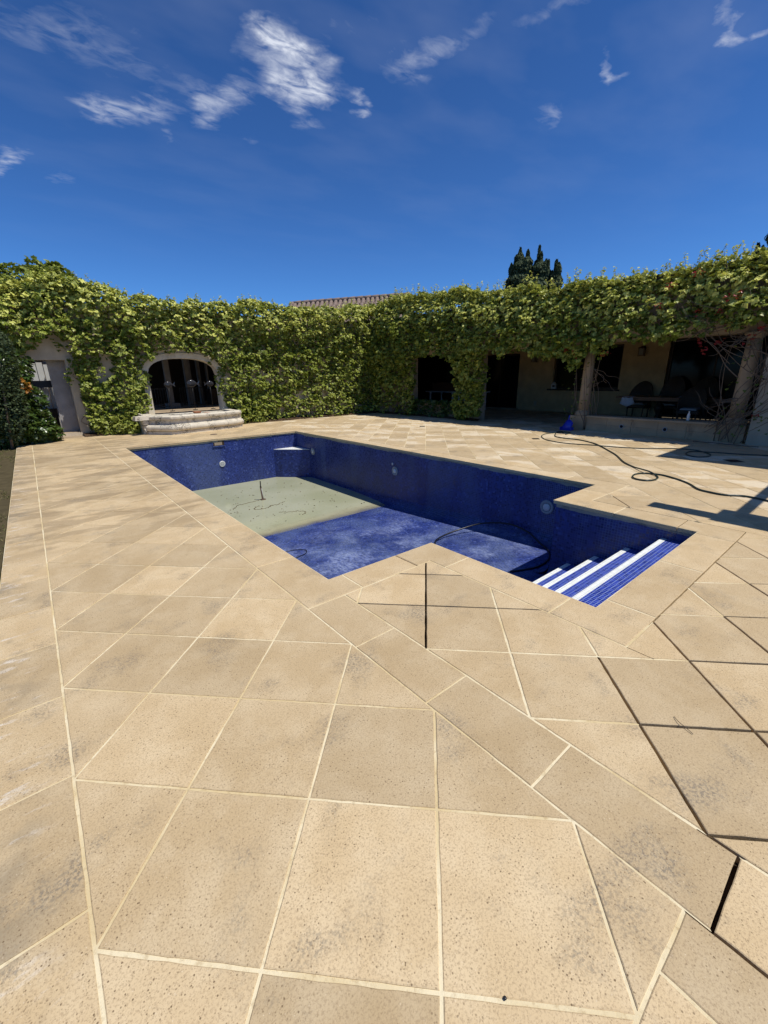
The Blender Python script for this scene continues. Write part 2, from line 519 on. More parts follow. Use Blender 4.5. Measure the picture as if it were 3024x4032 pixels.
M = {}
M['slab'] = mat_slab('sandstone_slab')
gt = NT('cream_grout')
gc = gt.mix(gt.ramp(gt.noise(1.7, 3, 0.6), 0.4, 0.6), (0.60, 0.48, 0.27), (0.72, 0.63, 0.43))
gc = gt.mix(gt.math('MULTIPLY', gt.ramp(gt.noise(34, 5, 0.75), 0.5, 0.68), 0.55), gc, (0.40, 0.29, 0.15))
gt.bump(gt.noise(120, 4, 0.7), 0.5, 0.004)
M['grout'] = gt.set(gc, 0.9, 0.1)
M['bed'] = plain('dark_sand_bed', (0.055, 0.038, 0.024), 0.95, 0.05, var=0.4, scale=20)
M['mosaic'] = mat_mosaic('cobalt_mosaic', (0.005, 0.014, 0.105), (0.020, 0.045, 0.25), (0.14, 0.19, 0.32), dust=0.85)
M['mosaic_step'] = mat_mosaic('cobalt_step_mosaic', (0.007, 0.018, 0.20), (0.016, 0.042, 0.36), (0.30, 0.38, 0.58), pitch=0.033, gw=0.055, patch=False)
M['mosaic_white'] = mat_mosaic('white_mosaic', (0.76, 0.78, 0.73), (0.84, 0.86, 0.82), (0.36, 0.38, 0.36), pitch=0.033, gw=0.05, patch=False, rough=0.35)
M['mortar'] = mat_plaster('rough_mortar', (0.36, 0.33, 0.27), stain=(0.09, 0.08, 0.06), amount=0.9, bump=0.7)
M['white_plastic'] = plain('white_pool_plastic', (0.62, 0.63, 0.61), 0.4, 0.5, var=0.08)
M['grey_plastic'] = plain('aged_grey_plastic', (0.30, 0.32, 0.33), 0.4, 0.5, var=0.1)
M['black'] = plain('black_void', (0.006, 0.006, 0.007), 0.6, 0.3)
M['hose'] = plain('dark_green_rubber_hose', (0.018, 0.036, 0.030), 0.3, 0.5, var=0.2)
M['blackhose'] = plain('black_hose', (0.008, 0.009, 0.014), 0.35, 0.5)
M['blue'] = plain('blue_plastic', (0.012, 0.035, 0.45), 0.35, 0.5, var=0.1)
M['plaster'] = mat_plaster('cream_plaster', (0.60, 0.51, 0.38), amount=0.25)
M['plaster_y'] = mat_plaster('ochre_plaster', (0.47, 0.35, 0.19), amount=0.12)
M['plaster_d'] = mat_plaster('stained_plaster', (0.34, 0.28, 0.20), amount=0.6)
M['dimstone'] = mat_plaster('grey_column_stone', (0.20, 0.19, 0.175), amount=0.3)
M['plaster_w'] = mat_plaster('pale_plaster', (0.42, 0.37, 0.28), amount=0.25)
M['stucco'] = mat_plaster('grey_trowelled_stucco', (0.44, 0.42, 0.40), stain=(0.3, 0.28, 0.25), amount=0.4, bump=1.0, sc=4)
M['stone'] = mat_stone_aged('weathered_limestone', (0.70, 0.63, 0.50))
M['colstone'] = mat_plaster('column_limestone', (0.38, 0.29, 0.19), amount=0.3)
M['benchstone'] = mat_plaster('bench_limestone', (0.40, 0.30, 0.19), stain=(0.12, 0.09, 0.06), amount=0.6)
M['trim'] = mat_plaster('arch_limestone', (0.68, 0.60, 0.46), stain=(0.16, 0.14, 0.11), amount=0.35)
M['soil'] = plain('dry_brown_soil', (0.085, 0.055, 0.035), 0.95, 0.05, var=0.5, scale=14, bump=0.6)
M['ground'] = plain('dry_earth', (0.16, 0.125, 0.075), 0.95, 0.05, var=0.4, scale=3, bump=0.3)
M['lawn'] = plain('thin_lawn_soil', (0.085, 0.068, 0.036), 0.95, 0.05, var=0.5, scale=9, bump=0.5)
M['glass'] = plain('dark_window_glass', (0.006, 0.007, 0.008), 0.08, 0.12, var=0.3)
M['frame'] = plain('dark_brown_timber', (0.035, 0.022, 0.014), 0.5, 0.3, var=0.3)
M['wood'] = plain('brown_table_timber', (0.22, 0.10, 0.045), 0.45, 0.4, var=0.25, scale=3)
M['wicker'] = plain('dark_wicker', (0.075, 0.055, 0.04), 0.6, 0.3, var=0.5, scale=40, bump=0.8)
M['cloth'] = plain('white_cloth', (0.62, 0.63, 0.68), 0.9, 0.1, var=0.08)
M['greycloth'] = plain('grey_cloth', (0.40, 0.40, 0.42), 0.9, 0.1, var=0.15)
M['terra'] = plain('terracotta', (0.38, 0.17, 0.09), 0.8, 0.2, var=0.2)
M['tile'] = plain('weathered_clay_tile', (0.22, 0.165, 0.135), 0.85, 0.15, var=0.45, scale=7, bump=0.3)
M['iron'] = plain('black_iron', (0.012, 0.012, 0.013), 0.45, 0.5)
M['chrome'] = plain('smoked_glass', (0.04, 0.04, 0.045), 0.08, 0.6, var=0.3)
M['lamp'] = plain('rusty_lamp_metal', (0.10, 0.045, 0.025), 0.55, 0.4, var=0.3)
M['lampglass'] = plain('dusty_lamp_glass', (0.20, 0.19, 0.16), 0.25, 0.5)
M['bark'] = plain('grey_brown_bark', (0.17, 0.13, 0.095), 0.9, 0.1, var=0.35, scale=20, bump=0.6)
M['whitewood'] = plain('white_painted_boards', (0.62, 0.62, 0.60), 0.6, 0.3, var=0.12)
M['rust'] = plain('rusty_metal', (0.13, 0.085, 0.06), 0.6, 0.4, var=0.5, scale=30)
M['deadleaf'] = plain('dead_leaf', (0.10, 0.065, 0.035), 0.8, 0.1, var=0.5, scale=30)
M['flower'] = mat_leaf('red_bract', (0.30, 0.010, 0.012), (0.42, 0.02, 0.02), (0.5, 0.03, 0.03), trans=0.35)
M['leaf'] = mat_leaf('creeper_leaf', (0.065, 0.110, 0.014), (0.26, 0.315, 0.036), (0.78, 0.77, 0.20), trans=0.30, rough=0.42, spec=0.28)  # third colour: new growth plus sunlit leaf highlights painted in
M['leaf2'] = mat_leaf('shrub_leaf', (0.022, 0.055, 0.014), (0.060, 0.115, 0.025), (0.16, 0.21, 0.04), trans=0.25, rough=0.3)
M['cypress'] = mat_leaf('cypress_leaf', (0.022, 0.042, 0.020), (0.065, 0.095, 0.042), (0.11, 0.14, 0.06), trans=0.08, rough=0.7, spec=0.2)
M['grass'] = mat_leaf('grass_blade', (0.06, 0.09, 0.02), (0.14, 0.15, 0.04), (0.32, 0.26, 0.12), trans=0.2, rough=0.7, spec=0.2)
M['orange'] = mat_leaf('orange_leaf', (0.32, 0.12, 0.02), (0.45, 0.2, 0.03), (0.5, 0.28, 0.05), trans=0.3)

# ------------------------------------------------------------------ ground
g = MB().add([(-400, -400, 0), (400, -400, 0), (400, 400, 0), (-400, 400, 0)], [(0, 1, 2, 3)])
# ground with a hole for the pool: four big sheets round the deck
g = MB()
ZG = -0.09
X0, X1, Y0, Y1 = 1.5, 6.75, -0.4, 11.0
for a in ((-600, X0, -600, 600), (X1, 600, -600, 600), (X0, X1, -600, Y0), (X0, X1, Y1, 600)):
    g.add([(a[0], a[2], ZG), (a[1], a[2], ZG), (a[1], a[3], ZG), (a[0], a[3], ZG)], [(0, 1, 2, 3)])
tag(g.build('ground', M['ground']), 'dry earth around the courtyard', kind='structure')
g = MB()
g.add([(-6, -6, -0.035), (-0.33, -6, -0.035), (-0.33, 14.6, -0.035), (-6, 14.6, -0.035)], [(0, 1, 2, 3)])
tag(g.build('lawn', M['lawn']), 'thin lawn beside the stone paving', kind='structure')

# ------------------------------------------------------------------ slabs
Q = 0.5 / math.sqrt(2)


def clip(poly, rect):
    x0, x1, y0, y1 = rect
    for ax, lim, sgn in ((0, x0, 1), (0, x1, -1), (1, y0, 1), (1, y1, -1)):
        out = []
        n = len(poly)
        for i in range(n):
            a, b = poly[i], poly[(i + 1) % n]
            da = (a[ax] - lim) * sgn; db = (b[ax] - lim) * sgn
            if da >= 0: out.append(a)
            if (da > 0 and db < 0) or (da < 0 and db > 0):
                t = da / (da - db)
                out.append((a[0] + (b[0] - a[0]) * t, a[1] + (b[1] - a[1]) * t))
        poly = out
        if len(poly) < 3: return []
    # drop doubled points
    res = []
    for q in poly:
        if not res or math.hypot(q[0] - res[-1][0], q[1] - res[-1][1]) > 1e-4: res.append(q)
    if len(res) > 2 and math.hypot(res[0][0] - res[-1][0], res[0][1] - res[-1][1]) < 1e-4: res.pop()
    return res if len(res) >= 3 else []


def area(p):
    return 0.5 * sum(p[i][0] * p[(i + 1) % len(p)][1] - p[(i + 1) % len(p)][0] * p[i][1] for i in range(len(p)))


def offset(poly, d):
    """move every edge of a counter-clockwise outline inwards by d (number or list)"""
    n = len(poly)
    ds = d if isinstance(d, (list, tuple)) else [d] * n
    L = []
    for i in range(n):
        a, b = poly[i], poly[(i + 1) % n]
        dx, dy = b[0] - a[0], b[1] - a[1]
        l = math.hypot(dx, dy) or 1e-9
        nx, ny = -dy / l, dx / l
        L.append((a[0] + nx * ds[i], a[1] + ny * ds[i], dx / l, dy / l))
    out = []
    for i in range(n):
        x1, y1, ux, uy = L[i - 1]; x2, y2, vx, vy = L[i]
        det = ux * vy - uy * vx
        if abs(det) < 1e-6:
            out.append((x2, y2)); continue
        t = ((x2 - x1) * vy - (y2 - y1) * vx) / det
        out.append((x1 + ux * t, y1 + uy * t))
    return out


def to_screen(p):
    d = Vector(p) - CAMP
    z = d.dot(CAM_FWD)
    if z < 0.1: return None
    return (0.5 + 1637.87 * d.dot(CAM_RIGHT) / z / 3024, 0.5 - 1637.87 * d.dot(CAM_UP) / z / 4032, z)


SLABS = []     # (poly, zoffset, kind)


def diag_field(org, rect):
    ox, oy = org
    x0, x1, y0, y1 = rect
    k0 = int((x0 - ox) / Q) - 2; k1 = int((x1 - ox) / Q) + 2
    m0 = int((y0 - oy) / Q) - 2; m1 = int((y1 - oy) / Q) + 2
    for k in range(k0, k1 + 1):
        for m in range(m0, m1 + 1):
            if (k + m) % 2: continue
            # cell whose left corner is the node
            cx, cy = ox + k * Q, oy + m * Q
            poly = [(cx, cy), (cx + Q, cy - Q), (cx + 2 * Q, cy), (cx + Q, cy + Q)]
            p = clip(poly, rect)
            if p and abs(area(p)) > 0.004:
                SLABS.append(p)


def rect_slab(x0, x1, y0, y1):
    SLABS.append([(x0, y0), (x1, y0), (x1, y1), (x0, y1)])


FR = (1.729, -0.333)
diag_field((0.0, 0.0), (0.0, 4 * Q, -3 * Q, 14.2))
FREE = [(1.729, 2.655, -5.0, 1.245), (2.655, 5.575, -5.0, -0.402), (5.575, 6.745, -5.0, 1.165), (6.745, 12.45, -5.0, 14.2),
        (12.45, 17.98, 0.6, 19.0), (4 * Q, 6.745, 11.18, 14.2)]


def in_free(x, y):
    return any(r[0] < x < r[1] and r[2] < y < r[3] for r in FREE)


def field_right():
    """diagonal cells of the right-hand field; a stone cut by a corner of the pool stays one stone"""
    ox, oy = FR
    for k in range(-3, 50):
        for m in range(-16, 60):
            if (k + m) % 2: continue
            cx, cy = ox + k * Q, oy + m * Q
            cell = [(cx, cy), (cx + Q, cy - Q), (cx + 2 * Q, cy), (cx + Q, cy + Q)]
            parts = [clip(cell, r) for r in FREE]
            parts = [p for p in parts if p and abs(area(p)) > 0.0006]
            if not parts: continue
            full = abs(area(cell))
            tot = sum(abs(area(p)) for p in parts)
            if tot > full * 0.995:
                SLABS.append(cell); continue
            if tot < 0.004: continue
            out = []
            for p in parts:
                fe = []
                n_ = len(p)
                for i in range(n_):
                    a, b = p[i], p[(i + 1) % n_]
                    mx, my = (a[0] + b[0]) / 2, (a[1] + b[1]) / 2
                    if abs(a[0] - b[0]) < 1e-5: f = in_free(mx - 0.004, my) and in_free(mx + 0.004, my)
                    elif abs(a[1] - b[1]) < 1e-5: f = in_free(mx, my - 0.004) and in_free(mx, my + 0.004)
                    else: f = False
                    fe.append(f)
                out.append((p, fe))
            SLABS.append(out[0][0] if len(out) == 1 and not any(out[0][1]) else out)


field_right()
# strip beside the lawn, square cut
yy = 0.13 - 0.604 * 6
while yy < 14.0:
    rect_slab(-0.315, 0.0, yy, min(yy + 0.604, 14.2)); yy += 0.604
# band that runs on from the pool edge
bj = [-1.13, -0.535, 0.06, 0.665, 1.245]
for a, b in zip(bj[:-1], bj[1:]): rect_slab(4 * Q, 1.729, a, b)
rect_slab(4 * Q, 1.729, -1.8, -1.13)
for a, b in zip([-0.0, 0.6, 1.2], [0.6, 1.2, 4 * Q]): rect_slab(a, b, -1.66, -3 * Q)
for a, b in zip([-0.0, 0.6, 1.2], [0.6, 1.2, 4 * Q]): rect_slab(a, b, -2.26, -1.66)

# coping stones of the pool
COPING = []
def cop(*pts): COPING.append(list(pts))
def coprect(x0, x1, y0, y1): cop((x0, y0), (x1, y0), (x1, y1), (x0, y1))
cop((4 * Q, 1.245), (1.905, 1.245), (1.905, 1.545), (1.775, 1.545), (1.775, 2.15), (4 * Q, 2.15))
yy = 2.15
k = 0
while yy < 10.5:
    y2 = yy + (0.61 if k % 3 else 1.22)
    if y2 > 10.5: y2 = 10.835
    coprect(4 * Q, 1.775, yy, y2); yy = y2; k += 1
cop((4 * Q, 10.835), (2.3, 10.835), (2.3, 11.18), (4 * Q, 11.18))
for a, b in ((2.3, 3.1), (3.1, 4.0), (4.0, 4.8), (4.8, 5.6), (5.6, 6.1)): coprect(a, b, 10.835, 11.18)
cop((6.1, 10.835), (6.42, 10.835), (6.42, 10.3), (6.745, 10.3), (6.745, 11.18), (6.1, 11.18))
yy = 10.3
while yy > 2.3:
    y2 = yy - 0.9
    if y2 < 2.3: y2 = 2.0
    coprect(6.42, 6.745, y2, yy); yy = y2
cop((6.42, 2.0), (6.42, 1.515), (6.05, 1.515), (6.05, 1.165), (6.745, 1.165), (6.745, 2.0))
cop((5.235, 1.515), (5.235, 0.75), (5.575, 0.75), (5.575, 1.165), (6.05, 1.165), (6.05, 1.515))
coprect(5.235, 5.575, 0.105, 0.75)
cop((5.235, 0.105), (5.235, -0.075), (5.16, -0.075), (5.16, -0.402), (5.575, -0.402), (5.575, 0.105))
coprect(4.17, 5.16, -0.402, -0.075)
coprect(3.14, 4.17, -0.402, -0.075)
cop((2.655, -0.402), (3.14, -0.402), (3.14, -0.075), (2.975, -0.075), (2.975, 0.105), (2.655, 0.105))
coprect(2.655, 2.975, 0.105, 1.07)
cop((2.655, 1.07), (2.975, 1.07), (2.975, 1.545), (2.5, 1.545), (2.5, 1.245), (2.655, 1.245))
coprect(1.905, 2.5, 1.245, 1.545)

# joints whose grout is gone: lines of the right-hand field (col: x-y const, row: x+y const), given by end nodes
def node(r, i): return (FR[0] + (i + r) * Q, FR[1] + (r - i) * Q)
OPEN = []
def opn(a, b): OPEN.append((a, b))
opn(node(1, 1), node(-1, 1)); opn(node(-1, 1), node(-3, 1))
opn(node(0, 1), node(0, 9)); opn(node(0, 2), node(2.2, 2)); opn(node(0, 2), node(-4, 2))
opn(node(1, 2), node(1, 9)); opn(node(-1, 1), node(-1, 9))
opn(node(1, -1), node(3.4, -1)); opn(node(2, -2), node(2, 1.2)); opn(node(3, -1.6), node(3, -0.3))
opn(node(2, 3), node(2, 9)); opn(node(1, 3), node(-4, 3)); opn(node(3, 4), node(3, 9)); opn(node(4, 5.5), node(4, 10)); opn(node(5, 6.5), node(5, 10))
opn(node(3.9, 4), node(-4, 4)); opn(node(2, 3), node(1, 3)); opn(node(4.9, 5), node(-4, 5)); opn(node(5.6, 7), node(-2, 7)); opn(node(4.2, 6), node(2, 6)); opn((5.575, 0.105), (5.235, 0.105)); opn((5.575, -0.402), (3.05, -0.402))
opn((1.729, -1.02), (1.729, -1.16)); opn((1.414, -1.13), (1.729, -1.13)); opn((1.414, -1.13), (1.414, -1.8)); opn((2.5, 1.245), (2.5, 1.545))
opn(node(5, 5.2), node(7.6, 5.2)); opn((5.62, 0.74), (5.97, 1.09)); opn((5.575, 1.1), (6.8, 1.1))


def is_open(mx, my, dx, dy):
    for a, b in OPEN:
        ex, ey = b[0] - a[0], b[1] - a[1]
        l = math.hypot(ex, ey)
        ex /= l; ey /= l
        if abs(ex * dy - ey * dx) > 0.12: continue
        t = (mx - a[0]) * ex + (my - a[1]) * ey
        if t < -0.02 or t > l + 0.02: continue
        if abs((mx - a[0]) * ey - (my - a[1]) * ex) < 0.03: return True
    return False


def slab_mesh(name, poly, seed, fine, gap, thick=0.05, nose=None, false=None, bev=0.003):
    """one paving stone: slightly irregular outline and worn arris (false edges stay flush)"""
    if isinstance(poly[0][0], (list, tuple)):
        vs, fs, ts = [], [], []
        for p, fe in poly:
            r = slab_mesh(name, p, seed, fine, gap, thick, None, fe)
            if r is None: continue
            n = len(vs); vs += r[0]; fs += [tuple(k + n for k in f) for f in r[1]]; ts += r[2]
        return (vs, fs, ts) if vs else None
    rnd = random.Random(seed)
    tone = rnd.random()
    if area(poly) < 0:
        poly = poly[::-1]; false = None
    m_ = len(poly)
    flat_ = false is not None
    false = false or [False] * m_
    inn = offset(poly, [0.0 if f else gap for f in false])
    if area(inn) < 0.0008: return None
    out = []; bd = []
    n = len(inn)
    for i in range(n):
        a, b = inn[i], inn[(i + 1) % n]
        l = math.hypot(b[0] - a[0], b[1] - a[1])
        k = max(1, int(l / fine)) if (fine and not false[i]) else 1
        nx, ny = -(b[1] - a[1]) / (l or 1), (b[0] - a[0]) / (l or 1)
        for j in range(k):
            t = j / k
            w = rnd.uniform(-0.0012, 0.0018) if (fine and j) else 0
            out.append((a[0] + (b[0] - a[0]) * t + nx * w, a[1] + (b[1] - a[1]) * t + ny * w))
            bd.append(0.0 if false[i] else bev)
    tx, ty, tz = rnd.uniform(-1, 1) * 0.0016, rnd.uniform(-1, 1) * 0.0016, rnd.uniform(-0.0010, 0.0012)
    if flat_: tx = ty = tz = 0
    cx = sum(p[0] for p in out) / len(out); cy = sum(p[1] for p in out) / len(out)
    zz = lambda x, y: tz + tx * (x - cx) + ty * (y - cy)
    n = len(out)
    top = offset(out, bd)
    vs = [(x, y, -thick) for x, y in out] + [(x, y, zz(x, y) - (bev * 0.85 if (bd[i] and bd[i - 1]) else 0.0)) for i, (x, y) in enumerate(out)] + [(x, y, zz(x, y)) for x, y in top]
    fs = [(k, (k + 1) % n, n + (k + 1) % n, n + k) for k in range(n)]
    fs += [(n + k, n + (k + 1) % n, 2 * n + (k + 1) % n, 2 * n + k) for k in range(n) if bd[k]]
    fs.append(tuple(range(2 * n, 3 * n)))
    return vs, fs, [tone] * len(fs)


def grout_for(poly, mb, gap, false=None):
    if isinstance(poly[0][0], (list, tuple)):
        for p, fe in poly: grout_for(p, mb, gap, fe)
        return
    if area(poly) < 0: poly = poly[::-1]; false = None
    n = len(poly)
    inn = offset(poly, 0.022)
    if area(inn) < 0: return
    for i in range(n):
        a, b = poly[i], poly[(i + 1) % n]
        l = math.hypot(b[0] - a[0], b[1] - a[1])
        if l < 0.012 or (false and false[i]): continue
        k = max(1, int(l / 0.1))
        ia, ib = inn[i], inn[(i + 1) % n]
        for j in range(k):
            t0, t1 = j / k, (j + 1) / k
            mx, my = a[0] + (b[0] - a[0]) * (t0 + t1) / 2, a[1] + (b[1] - a[1]) * (t0 + t1) / 2
            if is_open(mx, my, (b[0] - a[0]) / l, (b[1] - a[1]) / l): continue
            def L(p, q, t): return (p[0] + (q[0] - p[0]) * t, p[1] + (q[1] - p[1]) * t)
            q = [L(a, b, t0), L(a, b, t1), L(ia, ib, t1), L(ia, ib, t0)]
            mb.add([(x, y, -0.0042) for x, y in q], [(0, 1, 2, 3)])


def add_tone(me, tones):
    at = me.attributes.new('tone', 'FLOAT', 'FACE')
    at.data.foreach_set('value', tones)


deck = empty('pool_deck', (0, 0, 0), kind='structure')
deck['label'] = 'sandstone paving laid diagonally round the empty pool'
vis = []
hid = []
for i, p in enumerate(SLABS):
    whole = p
    if isinstance(p[0][0], (list, tuple)): p = p[0][0]
    cx = sum(q[0] for q in p) / len(p); cy = sum(q[1] for q in p) / len(p)
    s = to_screen((cx, cy, 0))
    best = None
    for q in list(p) + [(cx, cy)]:
        s = to_screen((q[0], q[1], 0))
        if s and -0.01 < s[0] < 1.01 and s[1] < 1.02:
            best = s if best is None or s[2] < best[2] else best
    if best is None: hid.append((i, whole)); continue
    size = abs(area(p)) / (best[2] ** 3)
    if cx > 12.4: size *= 0.02
    vis.append((size, i, whole, best[2]))
vis.sort(key=lambda e: -e[0])
near, rest = vis[:298], vis[298:]
groutmb = MB()
for size, i, p, dist in near:
    gap = 0.0052 if dist < 5 else 0.0062
    q0_ = p[0][0][0] if isinstance(p[0][0], (list, tuple)) else p[0]
    if q0_[0] > 1.6: gap = 0.0066
    r = slab_mesh('slab', p, 1000 + i, 0.05 if dist < 4 else (0.12 if dist < 7 else 0), gap)
    grout_for(p, groutmb, gap)
    if r is None: continue
    me = bpy.data.meshes.new('slab'); me.from_pydata(r[0], [], r[1]); me.materials.append(M['slab'])
    add_tone(me, r[2]); link_mesh('slab', me, deck)
allv, allf, allt = [], [], []
for e in [(i, p) for _, i, p, _ in rest] + hid:
    i, p = e
    r = slab_mesh('slab', p, 1000 + i, 0, 0.006)
    grout_for(p, groutmb, 0.0045)
    if r is None: continue
    n = len(allv); allv += r[0]; allf += [tuple(k + n for k in f) for f in r[1]]; allt += r[2]
me = bpy.data.meshes.new('distant_slabs'); me.from_pydata(allv, [], allf); me.materials.append(M['slab']); add_tone(me, allt)
tag(link_mesh('distant_slabs', me, deck), kind='stuff')
for p in COPING: grout_for(p, groutmb, 0.004)
tag(groutmb.build('grout', M['grout'], deck), kind='stuff')
b = MB()
for r in ((-0.30, 1.45, -5.0, 14.2), (1.45, 6.72, 11.15, 14.2), (6.72, 18.0, -5.0, 19.0), (1.45, 2.68, -5, 1.27), (2.68, 5.56, -5, -0.38), (5.56, 6.72, -5, 1.18)):
    b.box(r[0], r[1], r[2], r[3], -0.085, -0.042)
b.build('sand_bed', M['bed'], deck)

# ------------------------------------------------------------------ pool
pool = empty('swimming_pool', (0, 0, 0), 'drained swimming pool of cobalt mosaic with sandstone coping and white edged steps', 'pool')
OV = 0.035
XL, XR, YF = 1.775 - OV, 6.42 + OV, 10.835 + OV
YN, XA0, XA1, YA, YB = 1.545 - OV, 2.975 - OV, 5.235 + OV, -0.075 - OV, 1.515 - OV
outline = [(XL, YN), (XA0, YN), (XA0, YA), (XA1, YA), (XA1, YB), (XR, YB), (XR, YF), (XL, YF)]
for i, p in enumerate(COPING):
    p = p if area(p) > 0 else p[::-1]
    r = slab_mesh('coping_stone', p, 5000 + i, 0.08, 0.0035, thick=0.048, bev=0.007)
    me = bpy.data.meshes.new('coping_stone'); me.from_pydata(r[0], [], r[1]); me.materials.append(M['slab'])
    add_tone(me, [0.35 + 0.5 * t for t in r[2]])
    o = link_mesh('coping_stone', me, pool)


def floor_z(y):
    if y < 6.2: return -1.15 - 0.05 * (y - 2.0)
    return -1.36 - 0.05 * (y - 6.2) * (1 + 0.6 * (y - 6.2))


# walls: mosaic from the bottom up to a rough mortar course under the coping
wall_names = []
n = len(outline)
for i in range(n):
    a, b = outline[i], outline[(i + 1) % n]
    w = MB()
    L = math.hypot(b[0] - a[0], b[1] - a[1])
    k = max(1, int(L / 0.25))
    dx, dy = (b[0] - a[0]) / L, (b[1] - a[1]) / L
    nx, ny = -dy, dx      # into the pool
    cove = 0.22
    rows = [(0.0, -0.085)] + [(0.0, 0.0)] * 0
    vs = []; fs = []
    for j in range(k + 1):
        px, py = a[0] + dx * L * j / k, a[1] + dy * L * j / k
        zf = floor_z(max(py, 0)) if i not in () else -1.3
        zf = min(zf, -1.0)
        prof = [(0.0, -0.078), (0.0, zf + cove)]
        for q in range(1, 7):
            an = q / 6 * math.pi / 2
            prof.append((cove * (1 - math.cos(an)), zf + cove * (1 - math.sin(an))))
        for u, z in prof:
            vs.append((px + nx * u, py + ny * u, z))
    m_ = 8
    for j in range(k):
        for q in range(m_ - 1):
            A = j * m_ + q
            fs.append((A, A + m_, A + m_ + 1, A + 1))
    me = bpy.data.meshes.new('pool_wall'); me.from_pydata(vs, [], fs); me.materials.append(M['mosaic'])
    me.polygons.foreach_set('use_smooth', [False] * len(fs))
    link_mesh('pool_wall', me, pool)
    # mortar course
    vs = []; fs = []
    k2 = max(2, int(L / 0.06))
    rnd = random.Random(i)
    for j in range(k2 + 1):
        px, py = a[0] + dx * L * j / k2, a[1] + dy * L * j / k2
        wob = 0.006 + 0.004 * math.sin(j * 1.7 + i) + rnd.uniform(-0.002, 0.003)
        low = -0.088 + 0.012 * math.sin(j * 0.23 + i * 2) + rnd.uniform(-0.004, 0.004) - (0.02 if rnd.random() < 0.04 else 0)
        vs += [(px + nx * 0.004, py + ny * 0.004, -0.047), (px + nx * wob, py + ny * wob, -0.062), (px + nx * (wob - 0.001), py + ny * (wob - 0.001), low), (px, py, low - 0.003)]
    for j in range(k2):
        for q in range(3):
            A = j * 4 + q
            fs.append((A, A + 4, A + 5, A + 1))
    me = bpy.data.meshes.new('mortar_course'); me.from_pydata(vs, [], fs); me.materials.append(M['mortar'])
    link_mesh('mortar_course', me, pool)

# floor
fb = MB()
ys = [YA + 0.0, 0.5, 1.0, YB, 2.0, 3, 4, 5, 6, 6.2, 7, 8, 9, 10, YF]
for y0, y1 in zip(ys[:-1], ys[1:]):
    if y1 <= YB + 0.001: xa, xb = XA0, XA1
    else: xa, xb = XL, XR
    fb.add([(xa, y0, floor_z(y0)), (xb, y0, floor_z(y0)), (xb, y1, floor_z(y1)), (xa, y1, floor_z(y1))], [(0, 1, 2, 3)])
fb.build('pool_floor', M['mosaic'], pool, fix=False)

# steps, each with a white tiled nosing
TR = [(-0.172, YA, 0.235), (-0.395, 0.235, 0.575), (-0.615, 0.575, 0.91), (-0.832, 0.91, 1.245)]
for z, y0, y1 in TR:
    s = MB().box(XA0 + 0.001, XA1 - 0.001, y0 - 0.002, y1 - 0.012, -1.3, z)
    so = s.build('step', M['mosaic_step'], pool)
    nb = MB().bbox(XA0 + 0.003, XA1 - 0.003, y1 - 0.056, y1 + 0.003, z - 0.05, z + 0.003, 0.004)
    nb.build('nosing', M['mosaic_white'], so)
# corner seat at the far right
cs = MB()
cc = (XR - 0.002, YF - 0.002)
poly = [cc, (cc[0] - 0.80, cc[1]), (cc[0] - 0.66, cc[1] - 0.16), (cc[0] - 0.14, cc[1] - 0.66), (cc[0], cc[1] - 0.78)]
cs.prism(poly[::-1], -1.8, -0.505)
so = cs.build('corner_seat', M['mosaic'], pool)
ct = MB().prism([(x + (0.0 if x > 6.3 else 0.005), y) for x, y in poly][::-1], -0.503, -0.492)
ct.build('seat_top', M['mosaic_white'], so)  # whole top white: sun glare on the seat painted in

# light niches
def pool_light(c, axis, sgn, r=0.105, white=False, parent=pool):
    prof = [(r, 0), (r, 0.012), (r * 0.93, 0.02), (r * 0.72, 0.022), (r * 0.66, 0.012), (0.001, 0.012)]
    b = MB().lathe([(a, h * sgn) for a, h in prof], c, 28, axis)
    o = b.build('pool_light', M['white_plastic' if white else 'grey_plastic'], parent)
    if not white:
        d = MB().lathe([(r * 0.55, 0.0165 * sgn), (r * 0.50, 0.026 * sgn), (0.001, 0.028 * sgn)], c, 24, axis)
        d.build('lens', M['white_plastic'], o)
    else:
        for q in range(12):
            an = q * math.pi / 6
            v = Vector((math.cos(an), 0, math.sin(an)))
            rb = MB().obox(Vector(c) + v * r * 0.5 + Vector((0, sgn * 0.022, 0)), v * r * 0.4, Vector((0, 0.004, 0)), Vector((-v.z, 0, v.x)) * 0.004)
            rb.build('rib', M['white_plastic'], o)
    return o
pool_light((XR, 9.87, -0.53), 'x', -1)
pool_light((XR, 6.10, -0.53), 'x', -1)
pool_light((XR, 2.25, -0.53), 'x', -1, r=0.12)
pool_light((4.06, YF, -0.72), 'y', -1, r=0.085, white=True)
MB().lathe([(0.03, 0), (0.03, -0.008), (0.001, -0.01)], (XR, 6.19, -0.375), 16, 'x').build('return_jet', M['white_plastic'], pool)
# skimmer mouth
sk = MB()
sk.box(3.86, 3.885, YF - 0.005, YF - 0.001, -0.20, -0.06).box(4.19, 4.215, YF - 0.005, YF - 0.001, -0.20, -0.06)
sk.box(3.86, 4.215, YF - 0.03, YF - 0.0012, -0.225, -0.20)
so = sk.build('skimmer_mouth', M['mosaic'], pool)
MB().box(3.885, 4.19, YF - 0.004, YF - 0.0015, -0.20, -0.06).build('skimmer_throat', M['bed'], so)
MB().box(3.92, 4.13, YF - 0.0075, YF - 0.005, -0.185, -0.085).build('skimmer_back', M['colstone'], so)

